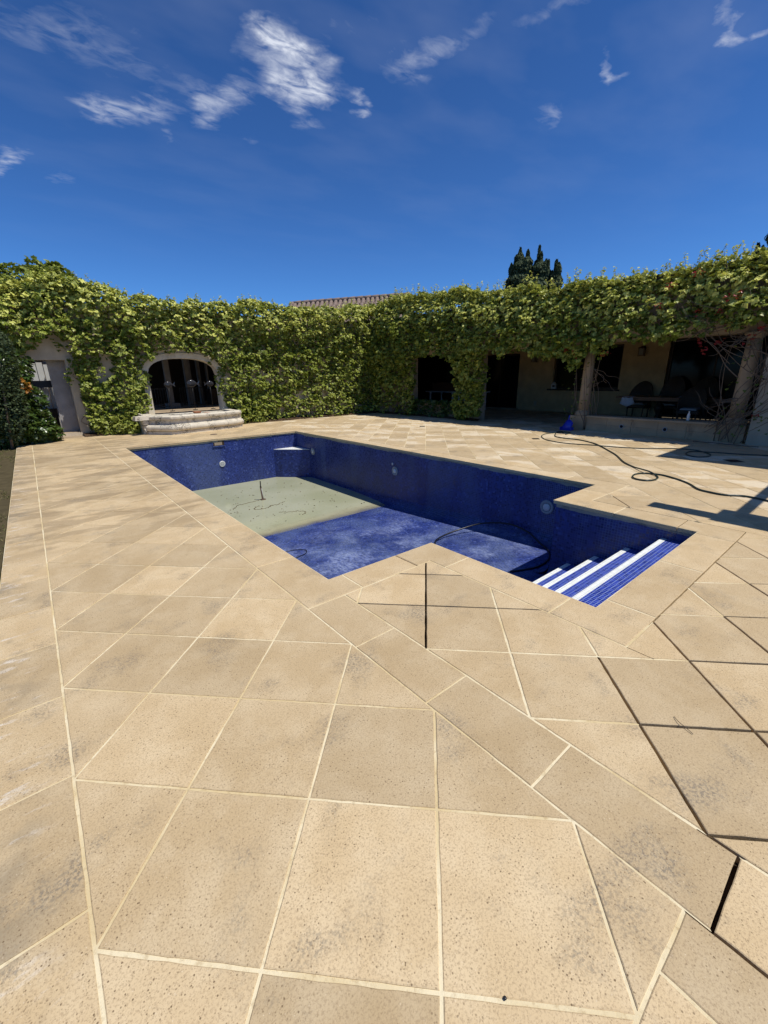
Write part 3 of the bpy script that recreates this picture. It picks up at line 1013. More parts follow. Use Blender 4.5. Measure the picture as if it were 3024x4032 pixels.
# murky water in the deep end
WZ = -1.36
wm = NT('murky_green_water')
x, y, z = wm.xyz()
wc = wm.mix(wm.ramp(wm.noise(0.5, 3), 0.35, 0.65), (0.33, 0.34, 0.215), (0.40, 0.405, 0.28))
wc = wm.mix(wm.math('MULTIPLY', wm.ramp(wm.noise(14, 4, 0.6), 0.5, 0.8), 0.25), wc, (0.24, 0.23, 0.12))
edge = wm.math('ADD', y, wm.math('MULTIPLY', wm.noise(2.2, 4), 0.35))
wc = wm.mix(wm.ramp(edge, 6.95, 6.45, 0.0, 0.75), wc, (0.40, 0.36, 0.23))
vein = wm.ramp(wm.math('ABSOLUTE', wm.math('SUBTRACT', wm.noise(1.1, 3, vec=wm.mapping(scale=(0.5, 2.5, 1))), 0.5)), 0.012, 0.0)
wc = wm.mix(wm.math('MULTIPLY', vein, wm.ramp(edge, 7.3, 6.6, 0, 0.4)), wc, (0.20, 0.17, 0.11))
wm.set(wc, 0.09, 0.5)
wm.p.inputs['IOR'].default_value = 1.33
tr = wm.n.new('ShaderNodeBsdfTransparent')
mx = wm.n.new('ShaderNodeMixShader')
wm.l.new(wm.ramp(edge, 6.22, 6.72), mx.inputs[0])
wm.l.new(tr.outputs[0], mx.inputs[1]); wm.l.new(wm.p.outputs[0], mx.inputs[2]); wm.l.new(mx.outputs[0], wm.out.inputs['Surface'])
wb = MB()
ra = 0.9
pts = [(XL - 0.0, 6.0), (XR, 6.0)]
for q in range(5): 
    an = q / 4 * math.pi / 2
    pts.append((XR - 0.12 * (1 - math.cos(an)), YF - 0.12 + 0.12 * math.sin(an)))
pts += [(XL, YF)]
wb.add([(px, py, WZ) for px, py in pts], [tuple(range(len(pts)))])
tag(wb.build('pool_water', wm.m, fix=False), 'shallow murky green water in the deep end', kind='structure')


# ------------------------------------------------------------------ leaves
def leaf_mesh(name, C, N, D, size, mat, parent=None, tint=None, age_lit=None, kind='stuff', width=0.42, fold=0.10, org=(0, 0, 0)):
    """C centres, N normals, D base-to-tip directions (arrays); four triangles a leaf"""
    n = len(C)
    if n == 0: return None
    N = N / np.linalg.norm(N, axis=1, keepdims=True)
    D = D - N * np.sum(D * N, axis=1, keepdims=True)
    D = D / (np.linalg.norm(D, axis=1, keepdims=True) + 1e-9)
    S_ = np.cross(D, N)
    size = np.asarray(size).reshape(-1, 1) * np.ones((n, 1))
    base = C - D * size * 0.5
    V = np.empty((n, 5, 3), np.float32)
    V[:, 0] = base
    V[:, 1] = base + D * size * 0.45 - S_ * size * width + N * size * fold
    V[:, 2] = base + D * size * 0.45 + S_ * size * width + N * size * fold
    V[:, 3] = base + D * size * 1.0 - N * size * fold * 1.3
    V[:, 4] = base + D * size * 0.5
    V = (V.reshape(-1, 3) - np.array(org, np.float32)).astype(np.float32)
    tri = np.array([[0, 4, 1], [0, 2, 4], [1, 4, 3], [4, 2, 3]])
    F = (np.arange(n)[:, None, None] * 5 + tri[None]).reshape(-1)
    me = bpy.data.meshes.new(name)
    me.vertices.add(n * 5); me.vertices.foreach_set('co', V.reshape(-1))
    me.loops.add(n * 12); me.loops.foreach_set('vertex_index', F.astype(np.int32))
    me.polygons.add(n * 4)
    me.polygons.foreach_set('loop_start', (np.arange(n * 4) * 3).astype(np.int32))
    me.polygons.foreach_set('use_smooth', np.ones(n * 4, bool))
    me.update()
    for nm, arr in (('tint', tint), ('age_lit', age_lit)):
        a = me.attributes.new(nm, 'FLOAT', 'FACE')
        if arr is None: arr = RNG.random(n)
        a.data.foreach_set('value', np.repeat(np.asarray(arr, np.float32), 4))
    me.materials.append(mat)
    o = link_mesh(name, me, parent)
    if kind: o['kind'] = kind
    return o


def interp(pts, u):
    xs = [p[0] for p in pts]; zs = [p[1] for p in pts]
    return np.interp(u, xs, zs)


def vnoise(u, z, seed, sc=1.0, octv=3):
    """cheap smooth value noise on arrays"""
    out = np.zeros_like(u, dtype=float); amp = 1.0; tot = 0
    for o in range(octv):
        r = np.random.default_rng(seed + o).random((64, 64))
        a = (u * sc) % 64; b = (z * sc) % 64
        i = np.floor(a).astype(int); j = np.floor(b).astype(int)
        fa = a - i; fb_ = b - j
        fa = fa * fa * (3 - 2 * fa); fb_ = fb_ * fb_ * (3 - 2 * fb_)
        v = (r[i % 64, j % 64] * (1 - fa) * (1 - fb_) + r[(i + 1) % 64, j % 64] * fa * (1 - fb_) + r[i % 64, (j + 1) % 64] * (1 - fa) * fb_ + r[(i + 1) % 64, (j + 1) % 64] * fa * fb_)
        out += v * amp; tot += amp; amp *= 0.5; sc *= 2.1
    return out / tot


def palmate(C, N, size, seed, k=5, droop=0.9, spread=1.15, jit=0.25, lean=None):
    """clusters of leaflets that fan out from a stalk end and hang"""
    r = np.random.default_rng(seed)
    n = len(C)
    N = N / np.linalg.norm(N, axis=1, keepdims=True)
    down = np.array([0, 0, -1.0])
    D0 = down[None] * droop * 0.75 + N * 0.65 + r.normal(0, 0.35, (n, 3))
    D0 /= np.linalg.norm(D0, axis=1, keepdims=True)
    NN = N * 0.6 + np.array([0, 0, 1.0])[None] + r.normal(0, 0.33, (n, 3))
    NN = NN - D0 * np.sum(NN * D0, axis=1, keepdims=True)
    NN /= np.linalg.norm(NN, axis=1, keepdims=True)
    S_ = np.cross(D0, NN)
    Cs, Ns, Ds, Sz, idx = [], [], [], [], []
    for j in range(k):
        a = (j - (k - 1) / 2) / max(1, (k - 1) / 2) * spread
        a = a + r.normal(0, 0.12, n)
        d = D0 * np.cos(a)[:, None] + S_ * np.sin(a)[:, None]
        s = size * (1 - 0.28 * abs(j - (k - 1) / 2) / max(1, (k - 1) / 2)) * r.uniform(0.8, 1.15, n)
        nn = NN + r.normal(0, jit, (n, 3)) - D0 * 0.1
        Cs.append(C + d * s[:, None] * 0.55); Ns.append(nn); Ds.append(d + nn * -0.15); Sz.append(s); idx.append(np.arange(n))
    return np.concatenate(Cs), np.concatenate(Ns), np.concatenate(Ds), np.concatenate(Sz), np.concatenate(idx)


def vine_sheet(name, parent, frame, top, bottom, u0, u1, dens, seed, size=0.085, bulge=0.30, holes=(), mat='leaf', young_lit=0.35, thin=None, base_off=0.05, org=(0, 0, 0), slope=0.0, lip=0.0):
    """foliage hung on an upright plane. frame = (origin, u axis, outward normal); top/bottom outlines in (u, z)"""
    o, U, Nn = (np.array(v, float) for v in frame)
    r = np.random.default_rng(seed)
    zt = max(p[1] for p in top) + 0.3; zb = min(p[1] for p in bottom)
    n = int((u1 - u0) * (zt - zb) * dens)
    u = r.uniform(u0, u1, n); z = r.uniform(zb, zt, n)
    T = interp(top, u) + (vnoise(u, u * 0 + 3, seed + 50, 2.2) - 0.5) * 0.42
    B = interp(bottom, u) + (vnoise(u, u * 0 + 9, seed + 60, 2.8) - 0.5) * 0.55
    keep = (z < T) & (z > B)
    if thin is not None: keep &= r.random(n) < thin(u, z)
    for h in holes: keep &= ~h(u, z)
    u, z, T, B = u[keep], z[keep], T[keep], B[keep]
    n = len(u)
    clump = vnoise(u, z, seed + 5, 2.0, 2)
    clump2 = vnoise(u, z, seed + 8, 4.6, 2)
    edge_t = np.clip((T - z) / 0.5, 0, 1)
    off = base_off + bulge * (0.1 + 0.9 * clump + 0.9 * (clump2 - 0.25)) * (1 + lip * np.exp(-(T - z) / 1.1)) * (0.45 + 0.55 * np.sqrt(edge_t))
    if slope:
        sm_ = np.clip((z - 1.6) / 0.8, 0, 1)
        off = off + slope * (1 - np.exp(-(T - z) / 0.7)) * (0.55 + 0.45 * sm_)
    dr = r.random(n) ** 1.3
    depth = dr * 0.34
    P = o[None] + U[None] * u[:, None] + np.array([0, 0, 1.0])[None] * z[:, None] + Nn[None] * (off - depth)[:, None]
    # outward direction follows the clumps
    e = 0.12
    gu = (vnoise(u + e, z, seed + 5, 2.0, 2) - clump) * 0.55 + (vnoise(u + e, z, seed + 8, 4.6, 2) - clump2) * 0.65
    gz = (vnoise(u, z + e, seed + 5, 2.0, 2) - clump) * 0.55 + (vnoise(u, z + e, seed + 8, 4.6, 2) - clump2) * 0.65
    NN = Nn[None] - U[None] * (gu / e * bulge)[:, None] - np.array([0, 0, 1.0])[None] * (gz / e * bulge)[:, None]
    NN += np.array([0, 0, 1.0])[None] * ((1 - edge_t) * 0.9)[:, None]
    sz = size * r.uniform(0.55, 1.5, n)
    Cs, Ns, Ds, Sz, idx = palmate(P, NN, sz, seed + 1)
    tint = np.clip((r.random(n) * 0.5 + clump2 * 0.9 - 0.1) * (1.2 - 0.7 * dr), 0, 1)[idx]  # darker deeper in the foliage: shade between leaves painted into the tint
    pale_amt = np.clip(young_lit * (0.28 + 2.2 * np.clip(1 - (T - z) / 1.25, 0, 1)) * np.where(r.random(n) < 0.5, r.uniform(0.5, 1.6, n), r.uniform(0.0, 0.3, n)) * (0.3 + 1.4 * vnoise(u, z, seed + 31, 1.1, 2)), 0, 1)[idx] * np.clip(1.15 - 1.6 * dr[idx], 0, 1)  # paler at top and outside: sunlight painted into the leaves, besides new growth
    pale_amt = np.where(r.random(len(idx)) < 0.08, np.minimum(1, pale_amt + 0.5), pale_amt)
    return leaf_mesh(name, Cs, Ns, Ds, Sz, M[mat], parent, tint, pale_amt, org=org)


def shoots(name, parent, pts, seed, h=(0.12, 0.38), mat='leaf', org=(0, 0, 0), lean=(0, 0, 0)):
    """upright sprigs of new growth that stand out of the top"""
    r = np.random.default_rng(seed)
    st = MB(org); C, N, D, S_ = [], [], [], []
    for p in pts:
        H = r.uniform(*h)
        d = np.array([r.normal(0, 0.25), r.normal(0, 0.25), 1.0]) + np.array(lean); d /= np.linalg.norm(d)
        p = np.array(p, float)
        st.tube([p, p + d * H * 0.5, p + d * H + np.array([r.normal(0, 0.03), r.normal(0, 0.03), 0])], 0.004, 4)
        k = int(H / 0.035) + 2
        for j in range(k):
            t = j / (k - 1)
            a = r.uniform(0, 2 * math.pi)
            s = np.array([math.cos(a), math.sin(a), r.uniform(-0.1, 0.8)])
            C.append(p + d * H * (0.25 + 0.8 * t) + s * 0.035); D.append(s); N.append(np.array([0, 0, 1.0]) + s * 0.4 + r.normal(0, 0.3, 3)); S_.append(0.075 * r.uniform(0.7, 1.2))
    n = len(C)
    if not n: return
    leaf_mesh(name, np.array(C), np.array(N), np.array(D), np.array(S_), M[mat], parent, r.random(n), np.clip(r.uniform(0.3, 1.0, n), 0, 1), org=org)
    tag(st.build('shoot_stems', M['bark'], parent), kind='stuff')


def stems(name, parent, paths, r0=0.012, mat='bark', org=(0, 0, 0), seg=5, t=0.3):
    mb = MB(org)
    for p in paths:
        mb.tube(p, r0 * random.uniform(0.6, 1.4), seg, taper=r0 * t)
    return tag(mb.build(name, M[mat], parent), kind='stuff')


# ------------------------------------------------------------------ far garden wall
WY = 14.75
wall = empty('garden_wall', (4.5, WY, 0), 'cream plastered garden wall overgrown by creeper with arch and square niche', 'wall')
AX0, AX1 = 3.32, 5.58
AC, ASP, AR = (AX0 + AX1) / 2, 1.72, 0.55     # centre, spring height, rise


def arch_z(x, x0=AX0, x1=AX1, sp=ASP, rise=AR):
    a = (x1 - x0) / 2; c = (x0 + x1) / 2
    t = min(1, abs(x - c) / a)
    return sp + rise * (1 - t ** 2.6) ** (1 / 2.2)


NX0, NX1, NZ0, NZ1 = -0.7, 1.22, 0.10, 2.18
wmb = MB((4.5, WY, 0))
TOPZ = 3.75
wmb.box(-3.0, NX0, WY, WY + 0.3, -0.1, TOPZ)
wmb.box(NX0, NX1, WY, WY + 0.3, NZ1, TOPZ)
wmb.box(NX0, NX1, WY, WY + 0.3, -0.1, NZ0)
wmb.box(NX1, AX0, WY, WY + 0.3, -0.1, TOPZ)
wmb.box(AX0, AX1, WY, WY + 0.3, -0.1, 0.42)
wmb.box(AX1, 13.2, WY, WY + 0.3, -0.1, TOPZ)
K = 28
for j in range(K):
    xa = AX0 + (AX1 - AX0) * j / K; xb = AX0 + (AX1 - AX0) * (j + 1) / K
    za, zb = arch_z(xa), arch_z(xb)
    wmb.add([(xa, WY, za), (xb, WY, zb), (xb, WY, TOPZ), (xa, WY, TOPZ), (xa, WY + 0.3, za), (xb, WY + 0.3, zb), (xb, WY + 0.3, TOPZ), (xa, WY + 0.3, TOPZ)],
            [(0, 1, 2, 3), (4, 7, 6, 5), (0, 4, 5, 1)])
wmb.build('wall_panel', M['plaster'], wall)
# moulded arch surround
def arch_trim(name, off0, off1, y0, y1, zlow):
    tb = MB((4.5, WY, 0))
    K2 = 36
    def pt(t, off):
        if t <= 0.25:   # left jamb
            return (AX0 - off, zlow + (ASP - zlow) * t / 0.25)
        if t >= 0.75:
            return (AX1 + off, ASP - (ASP - zlow) * (t - 0.75) / 0.25)
        an = math.pi * (1 - (t - 0.25) / 0.5)
        ca, sa = math.cos(an), math.sin(an)
        a, b = (AX1 - AX0) / 2 + off, AR + off
        cx = abs(ca) ** (2 / 2.5) * (1 if ca > 0 else -1)
        return (AC + a * cx, ASP + b * abs(sa) ** (2 / 2.5))
    vs = []; fs = []
    for j in range(K2 + 1):
        t = j / K2
        for off, y in ((off0, y1), (off0, y0), (off1, y0), (off1, y1)):
            x, z = pt(t, off); vs.append((x, y, z))
    for j in range(K2):
        for q in range(4):
            fs.append((j * 4 + q, j * 4 + (q + 1) % 4, j * 4 + 4 + (q + 1) % 4, j * 4 + 4 + q))
    fs += [(0, 1, 2, 3), (K2 * 4 + 3, K2 * 4 + 2, K2 * 4 + 1, K2 * 4)]
    tb.add(vs, fs)
    tb.build(name, M['trim'], wall)
arch_trim('arch_surround', -0.004, 0.17, WY - 0.10, WY + 0.28, 0.42)
arch_trim('arch_moulding', 0.172, 0.30, WY - 0.05, WY - 0.002, 0.42)
for sx in (AX0 - 0.30, AX1 + 0.02):
    MB((4.5, WY, 0)).bbox(sx, sx + 0.28, WY - 0.14, WY - 0.103, 1.60, 1.71).build('impost_block', M['trim'], wall)
# niche lining: rough stucco return, sill, white boards and a low dark panel beyond
MB((4.5, WY, 0)).box(0.80, 1.55, WY + 0.42, WY + 0.5, 0.1, 2.6).build('stucco_panel', M['stucco'], wall)
MB((4.5, WY, 0)).box(NX0 - 0.3, NX1 + 0.2, WY + 0.002, WY + 1.7, 0.06, 0.102).build('niche_floor', M['colstone'], wall)
MB((4.5, WY, 0)).box(NX0, NX1, WY - 0.32, WY - 0.003, -0.04, 0.004).build('threshold', M['colstone'], wall)
MB((4.5, WY, 0)).box(-1.5, 0.80, WY + 1.2, WY + 1.27, 0.1, 0.78).build('low_panel', M['frame'], wall)
MB((4.5, WY, 0)).box(-1.6, 1.2, WY + 0.9, WY + 1.0, 1.42, 1.62).build('dark_rail', M['iron'], wall)
for j in range(13):
    xb = -1.3 + j * 0.17
    MB((4.5, WY, 0)).box(xb, xb + 0.152, WY + 1.42, WY + 1.45, 0.75, 2.1 + 0.03 * (j % 3)).build('board', M['whitewood'], wall)
MB((4.5, WY, 0)).box(-1.5, 1.3, WY + 2.4, WY + 2.5, 0, 4).build('shaded_back', M['stucco'], wall)

# terrace behind the arch
ter = empty('covered_terrace', (5.5, 19, 0), 'dark covered terrace seen through the stone arch with columns and iron railing', 'terrace')
O = (5.5, 19, 0)
MB(O).box(1.5, 12.0, WY + 0.31, 24.0, 0.30, 0.42).build('terrace_floor', M['colstone'], ter)
MB(O).box(1.5, 12.0, 17.2, 24.0, 3.0, 3.15).build('terrace_ceiling', M['frame'], ter)
MB(O).box(1.5, 12.0, 24.0, 24.2, 0.0, 3.2).build('back_wall', M['frame'], ter)
MB(O).box(11.8, 12.0, WY + 0.4, 24.0, 0.0, 3.2).build('side_wall', M['plaster_y'], ter)
for cx, cy, w in ((4.95, 19.2, 0.2), (5.95, 20.0, 0.16), (6.25, 20.6, 0.10), (6.75, 20.9, 0.12), (7.05, 20.6, 0.06)):
    MB(O).bbox(cx - w / 2, cx + w / 2, cy - 0.12, cy + 0.12, 0.42, 2.95).build('terrace_column', M['dimstone'], ter)
MB(O).bbox(4.75, 5.25, 19.0, 19.5, 0.42, 0.62).build('column_base', M['dimstone'], ter)
for x0, x1, y_ in ((4.1, 4.8, 18.9), (5.35, 6.35, 19.2)):
    MB(O).box(x0, x1, y_, y_ + 0.03, 1.22, 1.25).build('rail', M['iron'], ter)
    MB(O).box(x0, x1, y_, y_ + 0.03, 0.50, 0.53).build('rail', M['iron'], ter)
    for j in range(int((x1 - x0) / 0.1) + 1):
        MB(O).box(x0 + j * 0.1, x0 + j * 0.1 + 0.014, y_ + 0.008, y_ + 0.022, 0.53, 1.22).build('baluster', M['iron'], ter)
MB(O).box(4.0, 4.9, 23.0, 23.9, 0.42, 1.0).build('dark_cabinet', M['frame'], ter)
MB(O).box(6.9, 9.0, 19.8, 20.6, 0.42, 1.15).build('dark_cabinet', M['frame'], ter)

# three blown-glass fish ornaments on thin stands behind the arch
def fish(x, y, z, lab, flip=1, s=1.0):
    f = empty('glass_ornament', (x, y, 0.42), lab, 'ornament', 'round ornaments on stands behind the arch')
    o_ = (x, y, 0.42)
    MB(o_).tube([(x, y, 0.425), (x, y, z - 0.08 * s)], 0.008, 6).build('stand', M['iron'], f)
    MB(o_).lathe([(0.001, -0.004), (0.09, -0.004), (0.09, 0.012), (0.001, 0.016)], (x, y, 0.43), 16).build('foot', M['iron'], f)
    b = MB(o_)
    vs = []; fs = []
    for i in range(9):
        t = i / 8
        xx = (t - 0.5) * 0.30 * s * flip
        r = 0.115 * s * math.sin(math.pi * min(1, t * 0.93 + 0.05)) ** 0.7
        for q in range(12):
            a = q * math.pi / 6
            vs.append((x + xx, y + 0.4 * r * math.cos(a), z + r * math.sin(a)))
    for i in range(8):
        for q in range(12): fs.append((i * 12 + q, i * 12 + (q + 1) % 12, i * 12 + 12 + (q + 1) % 12, i * 12 + 12 + q))
    b.add(vs, fs, True); b.build('body', M['chrome'], f)
    MB(o_).add([(x + 0.13 * s * flip, y, z), (x + 0.25 * s * flip, y, z + 0.1 * s), (x + 0.22 * s * flip, y + 0.004, z), (x + 0.25 * s * flip, y, z - 0.1 * s), (x + 0.17 * s * flip, y + 0.02, z)],
               [(0, 1, 4), (0, 4, 3), (1, 2, 4), (4, 2, 3)]).build('tail', M['chrome'], f)
fish(4.42, 17.0, 1.42, 'shiny round ornament on a stand nearest the left jamb of the arch', 1, 1.0)
fish(5.28, 17.0, 1.44, 'larger shiny ornament with a tail at the middle of the arch opening', 1, 1.25)
fish(5.98, 17.0, 1.42, 'shiny ornament on a stand by the ivy at the right of the arch', -1, 0.95)

# ------------------------------------------------------------------ stone basin below the arch
basin = empty('stone_basin', (4.4, 13.7, 0), 'weathered limestone fountain basin with rounded mouldings below the arch', 'basin')
path = [(2.76, 14.74), (2.76, 13.44), (2.80, 13.36), (3.28, 12.80), (3.40, 12.74), (3.60, 12.74), (4.3, 12.88), (5.0, 13.03), (5.45, 13.17), (5.66, 13.30), (5.74, 13.44), (5.80, 14.74)]
prof_low = [(0.00, 0.0), (0.0, 0.085), (-0.04, 0.09)]
prof_tor = [(-0.02, 0.092), (0.035, 0.115), (0.06, 0.16), (0.062, 0.21), (0.035, 0.265), (-0.02, 0.29)]
prof_cav = [(-0.03, 0.291), (-0.075, 0.31), (-0.085, 0.36), (-0.075, 0.41), (-0.05, 0.43)]
prof_top = [(-0.05, 0.432), (-0.005, 0.442), (0.012, 0.48), (0.006, 0.525), (-0.04, 0.552), (-0.30, 0.555), (-0.32, 0.44)]
pv = smooth_path([(x, y, 0) for x, y in path], 5)
nrm = []
for i in range(len(pv)):
    t = (pv[min(i + 1, len(pv) - 1)] - pv[max(0, i - 1)]).normalized()
    nrm.append(Vector((t.y, -t.x, 0)))       # outwards (towards the pool)
def sweep(name, prof, segs):
    for a, b in segs:
        mb = MB((4.4, 13.7, 0)); vs = []; fs = []
        m_ = len(prof)
        for i in range(a, b + 1):
            off = nrm[i]
            e = 0.0
            base = pv[i].copy()
            if i == a and a > 0: base += (pv[i + 1] - pv[i]).normalized() * 0.003
            if i == b and b < len(pv) - 1: base -= (pv[i] - pv[i - 1]).normalized() * 0.003
            for d, z in prof: vs.append(base + off * d + Vector((0, 0, z)))
        for i in range(b - a):
            for q in range(m_ - 1):
                A = i * m_ + q; fs.append((A, A + m_, A + m_ + 1, A + 1))
        fs += [tuple(range(m_ - 1, -1, -1)), tuple((b - a) * m_ + q for q in range(m_))]
        mb.add(vs, fs, True)
        o = mb.build(name, M['stone'], basin)
        md = o.modifiers.new('edge', 'EDGE_SPLIT'); md.split_angle = math.radians(50)
nP = len(pv) - 1
cuts = [0, 12, 27, 36, nP]
segs = list(zip(cuts[:-1], cuts[1:]))
sweep('plinth', prof_low, segs); sweep('torus_moulding', prof_tor, segs); sweep('cavetto_moulding', prof_cav, segs); sweep('rim', prof_top, segs)
fl = MB((4.4, 13.7, 0)); fl.prism([(2.95, 14.7), (2.95, 13.5), (3.45, 12.98), (5.3, 13.35), (5.6, 13.6), (5.6, 14.7)][::-1], 0.28, 0.30)
fl.build('basin_floor', M['bed'], basin)
MB((4.4, 13.7, 0)).bbox(3.0, 5.85, 14.30, 14.64, 0.44, 0.50).build('back_shelf', M['stone'], basin)
MB((4.4, 13.7, 0)).bbox(2.70, 2.755, 13.5, 14.6, 0, 0.6).build('side_pier', M['stone'], basin)
for (x, y, lab, r) in ((4.25, 13.22, 'terracotta saucer on the basin rim, the left and larger of two', 0.13), (4.62, 13.42, 'smaller terracotta saucer beside the other on the basin', 0.10)):
    s = MB((x, y, 0.53)).lathe([(0.001, 0), (r * 0.75, 0.0), (r, 0.045), (r * 1.02, 0.055), (r * 0.92, 0.055), (r * 0.7, 0.018), (0.001, 0.018)], (x, y, 0.553 if r > 0.12 else 0.50), 20)
    o = s.build('saucer', M['terra'], loc=(x, y, 0.53)); tag(o, lab, 'saucer')

# ------------------------------------------------------------------ villa on the right
HX = 18.0
villa = empty('villa', (15.5, 7, 0), 'ochre villa with deep shaded porch, windows and tiled roof behind the creeper', 'house')
VO = (15.5, 7, 0)
# back wall of the porch pieced round its openings: (y0,y1,z0,z1)
openings = [(0.5, 4.57, 0.0, 2.68), (6.12, 8.88, 0.97, 2.62), (10.6, 12.8, 0.0, 2.5), (13.1, 19.4, 0.0, 2.8)]
wbk = MB(VO)
yc = -1.0
for a, b_, z0, z1 in openings:
    wbk.box(HX, HX + 0.3, yc, a, -0.05, 3.0)
    if z0 > 0.02: wbk.box(HX, HX + 0.3, a, b_, -0.05, z0)
    wbk.box(HX, HX + 0.3, a, b_, z1, 3.0)
    yc = b_
wbk.box(HX, HX + 0.3, yc, 20.0, -0.05, 3.0)
wbk.build('wall', M['plaster_y'], villa)
for a, b_, z0, z1 in openings:
    wn_ = 3 if b_ - a > 3 else 2
    fr = MB(VO)
    fr.box(HX + 0.12, HX + 0.20, a, a + 0.08, z0, z1).box(HX + 0.12, HX + 0.20, b_ - 0.08, b_, z0, z1)
    fr.box(HX + 0.12, HX + 0.20, a + 0.08, b_ - 0.08, z1 - 0.08, z1).box(HX + 0.12, HX + 0.20, a + 0.08, b_ - 0.08, z0, z0 + 0.08)
    fo = fr.build('window' if z0 > 0.02 else 'glazed_door', M['frame'], villa)
    for j in range(wn_):
        ya = a + 0.08 + (b_ - a - 0.16) * j / wn_; yb = a + 0.08 + (b_ - a - 0.16) * (j + 1) / wn_
        MB(VO).box(HX + 0.150, HX + 0.158, ya + 0.025, yb - 0.025, z0 + 0.08, z1 - 0.08).build('pane', M['glass'], fo)
        if j: MB(VO).box(HX + 0.13, HX + 0.18, ya - 0.024, ya + 0.024, z0 + 0.08, z1 - 0.08).build('mullion', M['frame'], fo)
MB(VO).bbox(HX - 0.10, HX - 0.002, 6.05, 9.05, 0.90, 0.965).build('window_sill', M['frame'], villa)
MB(VO).bbox(HX - 0.14, HX - 0.002, 10.5, 12.9, 0.0, 0.05).build('door_step', M['colstone'], villa)
MB(VO).bbox(HX - 0.012, HX - 0.002, 9.55, 9.68, 0.22, 0.42).build('wall_socket', M['plaster_w'], villa)
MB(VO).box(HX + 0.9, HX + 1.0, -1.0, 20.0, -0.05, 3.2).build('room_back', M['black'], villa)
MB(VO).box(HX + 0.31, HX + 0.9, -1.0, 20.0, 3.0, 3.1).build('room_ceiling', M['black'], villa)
# front of the porch: beam, corner block, pillar, dwarf wall
fw = MB(VO)
fw.box(12.75, 13.1, 0.95, WY - 0.01, 2.38, 3.72)
fw.box(12.75, 13.1, 12.25, WY - 0.012, -0.05, 2.378)
fw.box(12.75, 13.1, 8.68, 9.28, -0.05, 2.378)
fw.box(12.78, 13.07, 9.282, 12.248, -0.05, 0.50)
fw.build('porch_front', M['plaster_d'], villa)
MB(VO).box(13.1, HX, 0.6, 20.0, 2.85, 2.95).build('porch_ceiling', M['frame'], villa)
MB(VO).box(12.9, HX + 0.3, 20.0, 20.2, -0.05, 3.0).build('end_wall', M['plaster_y'], villa)
MB(VO).box(13.0, HX, 0.62, 0.75, -0.05, 2.84).build('end_wall', M['plaster_y'], villa)
# pale wing that continues towards the camera side
MB(VO).box(12.42, 12.70, -7.0, 0.94, -0.08, 3.74).build('wing_wall', M['plaster_w'], villa)
# its projecting flat roof (its shadow crosses the deck)
MB(VO).box(10.50, 19.0, -8.0, -0.02, 4.24, 4.42).build('wing_roof', M['colstone'], villa)
MB(VO).box(12.43, 12.69, -7.0, -0.1, 3.742, 4.238).build('wing_parapet', M['plaster_w'], villa)
# roof with clay tile rows; the front edge only is ever visible
rf = MB(VO)
sl = math.tan(math.radians(9.5))
vs = []; fs = []
NX_ = 2
ncol = 150
for j in range(ncol * 4 + 1):
    y = 0.2 + j * (15.6 - 0.2) / (ncol * 4)
    hh = 0.045 * abs(math.sin(math.pi * j / 4 * 0.5)) 
    for i, x in enumerate((12.62, 15.5, 19.6)):
        vs.append((x, y, 3.80 + (x - 12.62) * sl + hh))
for j in range(ncol * 4):
    for i in range(2):
        A = j * 3 + i; fs.append((A, A + 1, A + 4, A + 3))
rf.add(vs, fs, False)
tag(rf.build('porch_roof_tiles', M['tile'], villa, fix=False), kind='stuff')
MB(VO).box(12.64, 13.1, 0.3, 15.4, 3.722, 3.79).build('eave', M['frame'], villa)


def wall_lamp(y, z, lab):
    l = empty('wall_lantern', (HX, y, z), lab, 'lamp', 'lanterns on the porch wall')
    o_ = (HX, y, z)
    MB(o_).bbox(HX - 0.03, HX - 0.002, y - 0.06, y + 0.06, z - 0.12, z + 0.16).build('back_plate', M['lamp'], l)
    MB(o_).box(HX - 0.20, HX - 0.04, y - 0.085, y + 0.085, z - 0.13, z + 0.09).build('glass_body', M['lampglass'], l)
    f = MB(o_)
    for sx, sy in ((-0.205, -0.095), (-0.205, 0.08), (-0.05, -0.095), (-0.05, 0.08)):
        f.box(HX + sx, HX + sx + 0.018, y + sy, y + sy + 0.018, z - 0.15, z + 0.10)
    f.box(HX - 0.21, HX - 0.03, y - 0.10, y + 0.10, z - 0.165, z - 0.145)
    f.build('cage', M['lamp'], l)
    MB(o_).add([(HX - 0.23, y - 0.12, z + 0.10), (HX - 0.01, y - 0.12, z + 0.10), (HX - 0.01, y + 0.12, z + 0.10), (HX - 0.23, y + 0.12, z + 0.10), (HX - 0.12, y, z + 0.20)],
               [(0, 1, 2, 3), (0, 1, 4), (1, 2, 4), (2, 3, 4), (3, 0, 4)]).build('hood', M['lamp'], l)
wall_lamp(9.78, 2.25, 'small rusty wall lantern between the dark doorway and the window')
wall_lamp(5.42, 2.32, 'rusty wall lantern between window and wide opening, right of the ivy column')

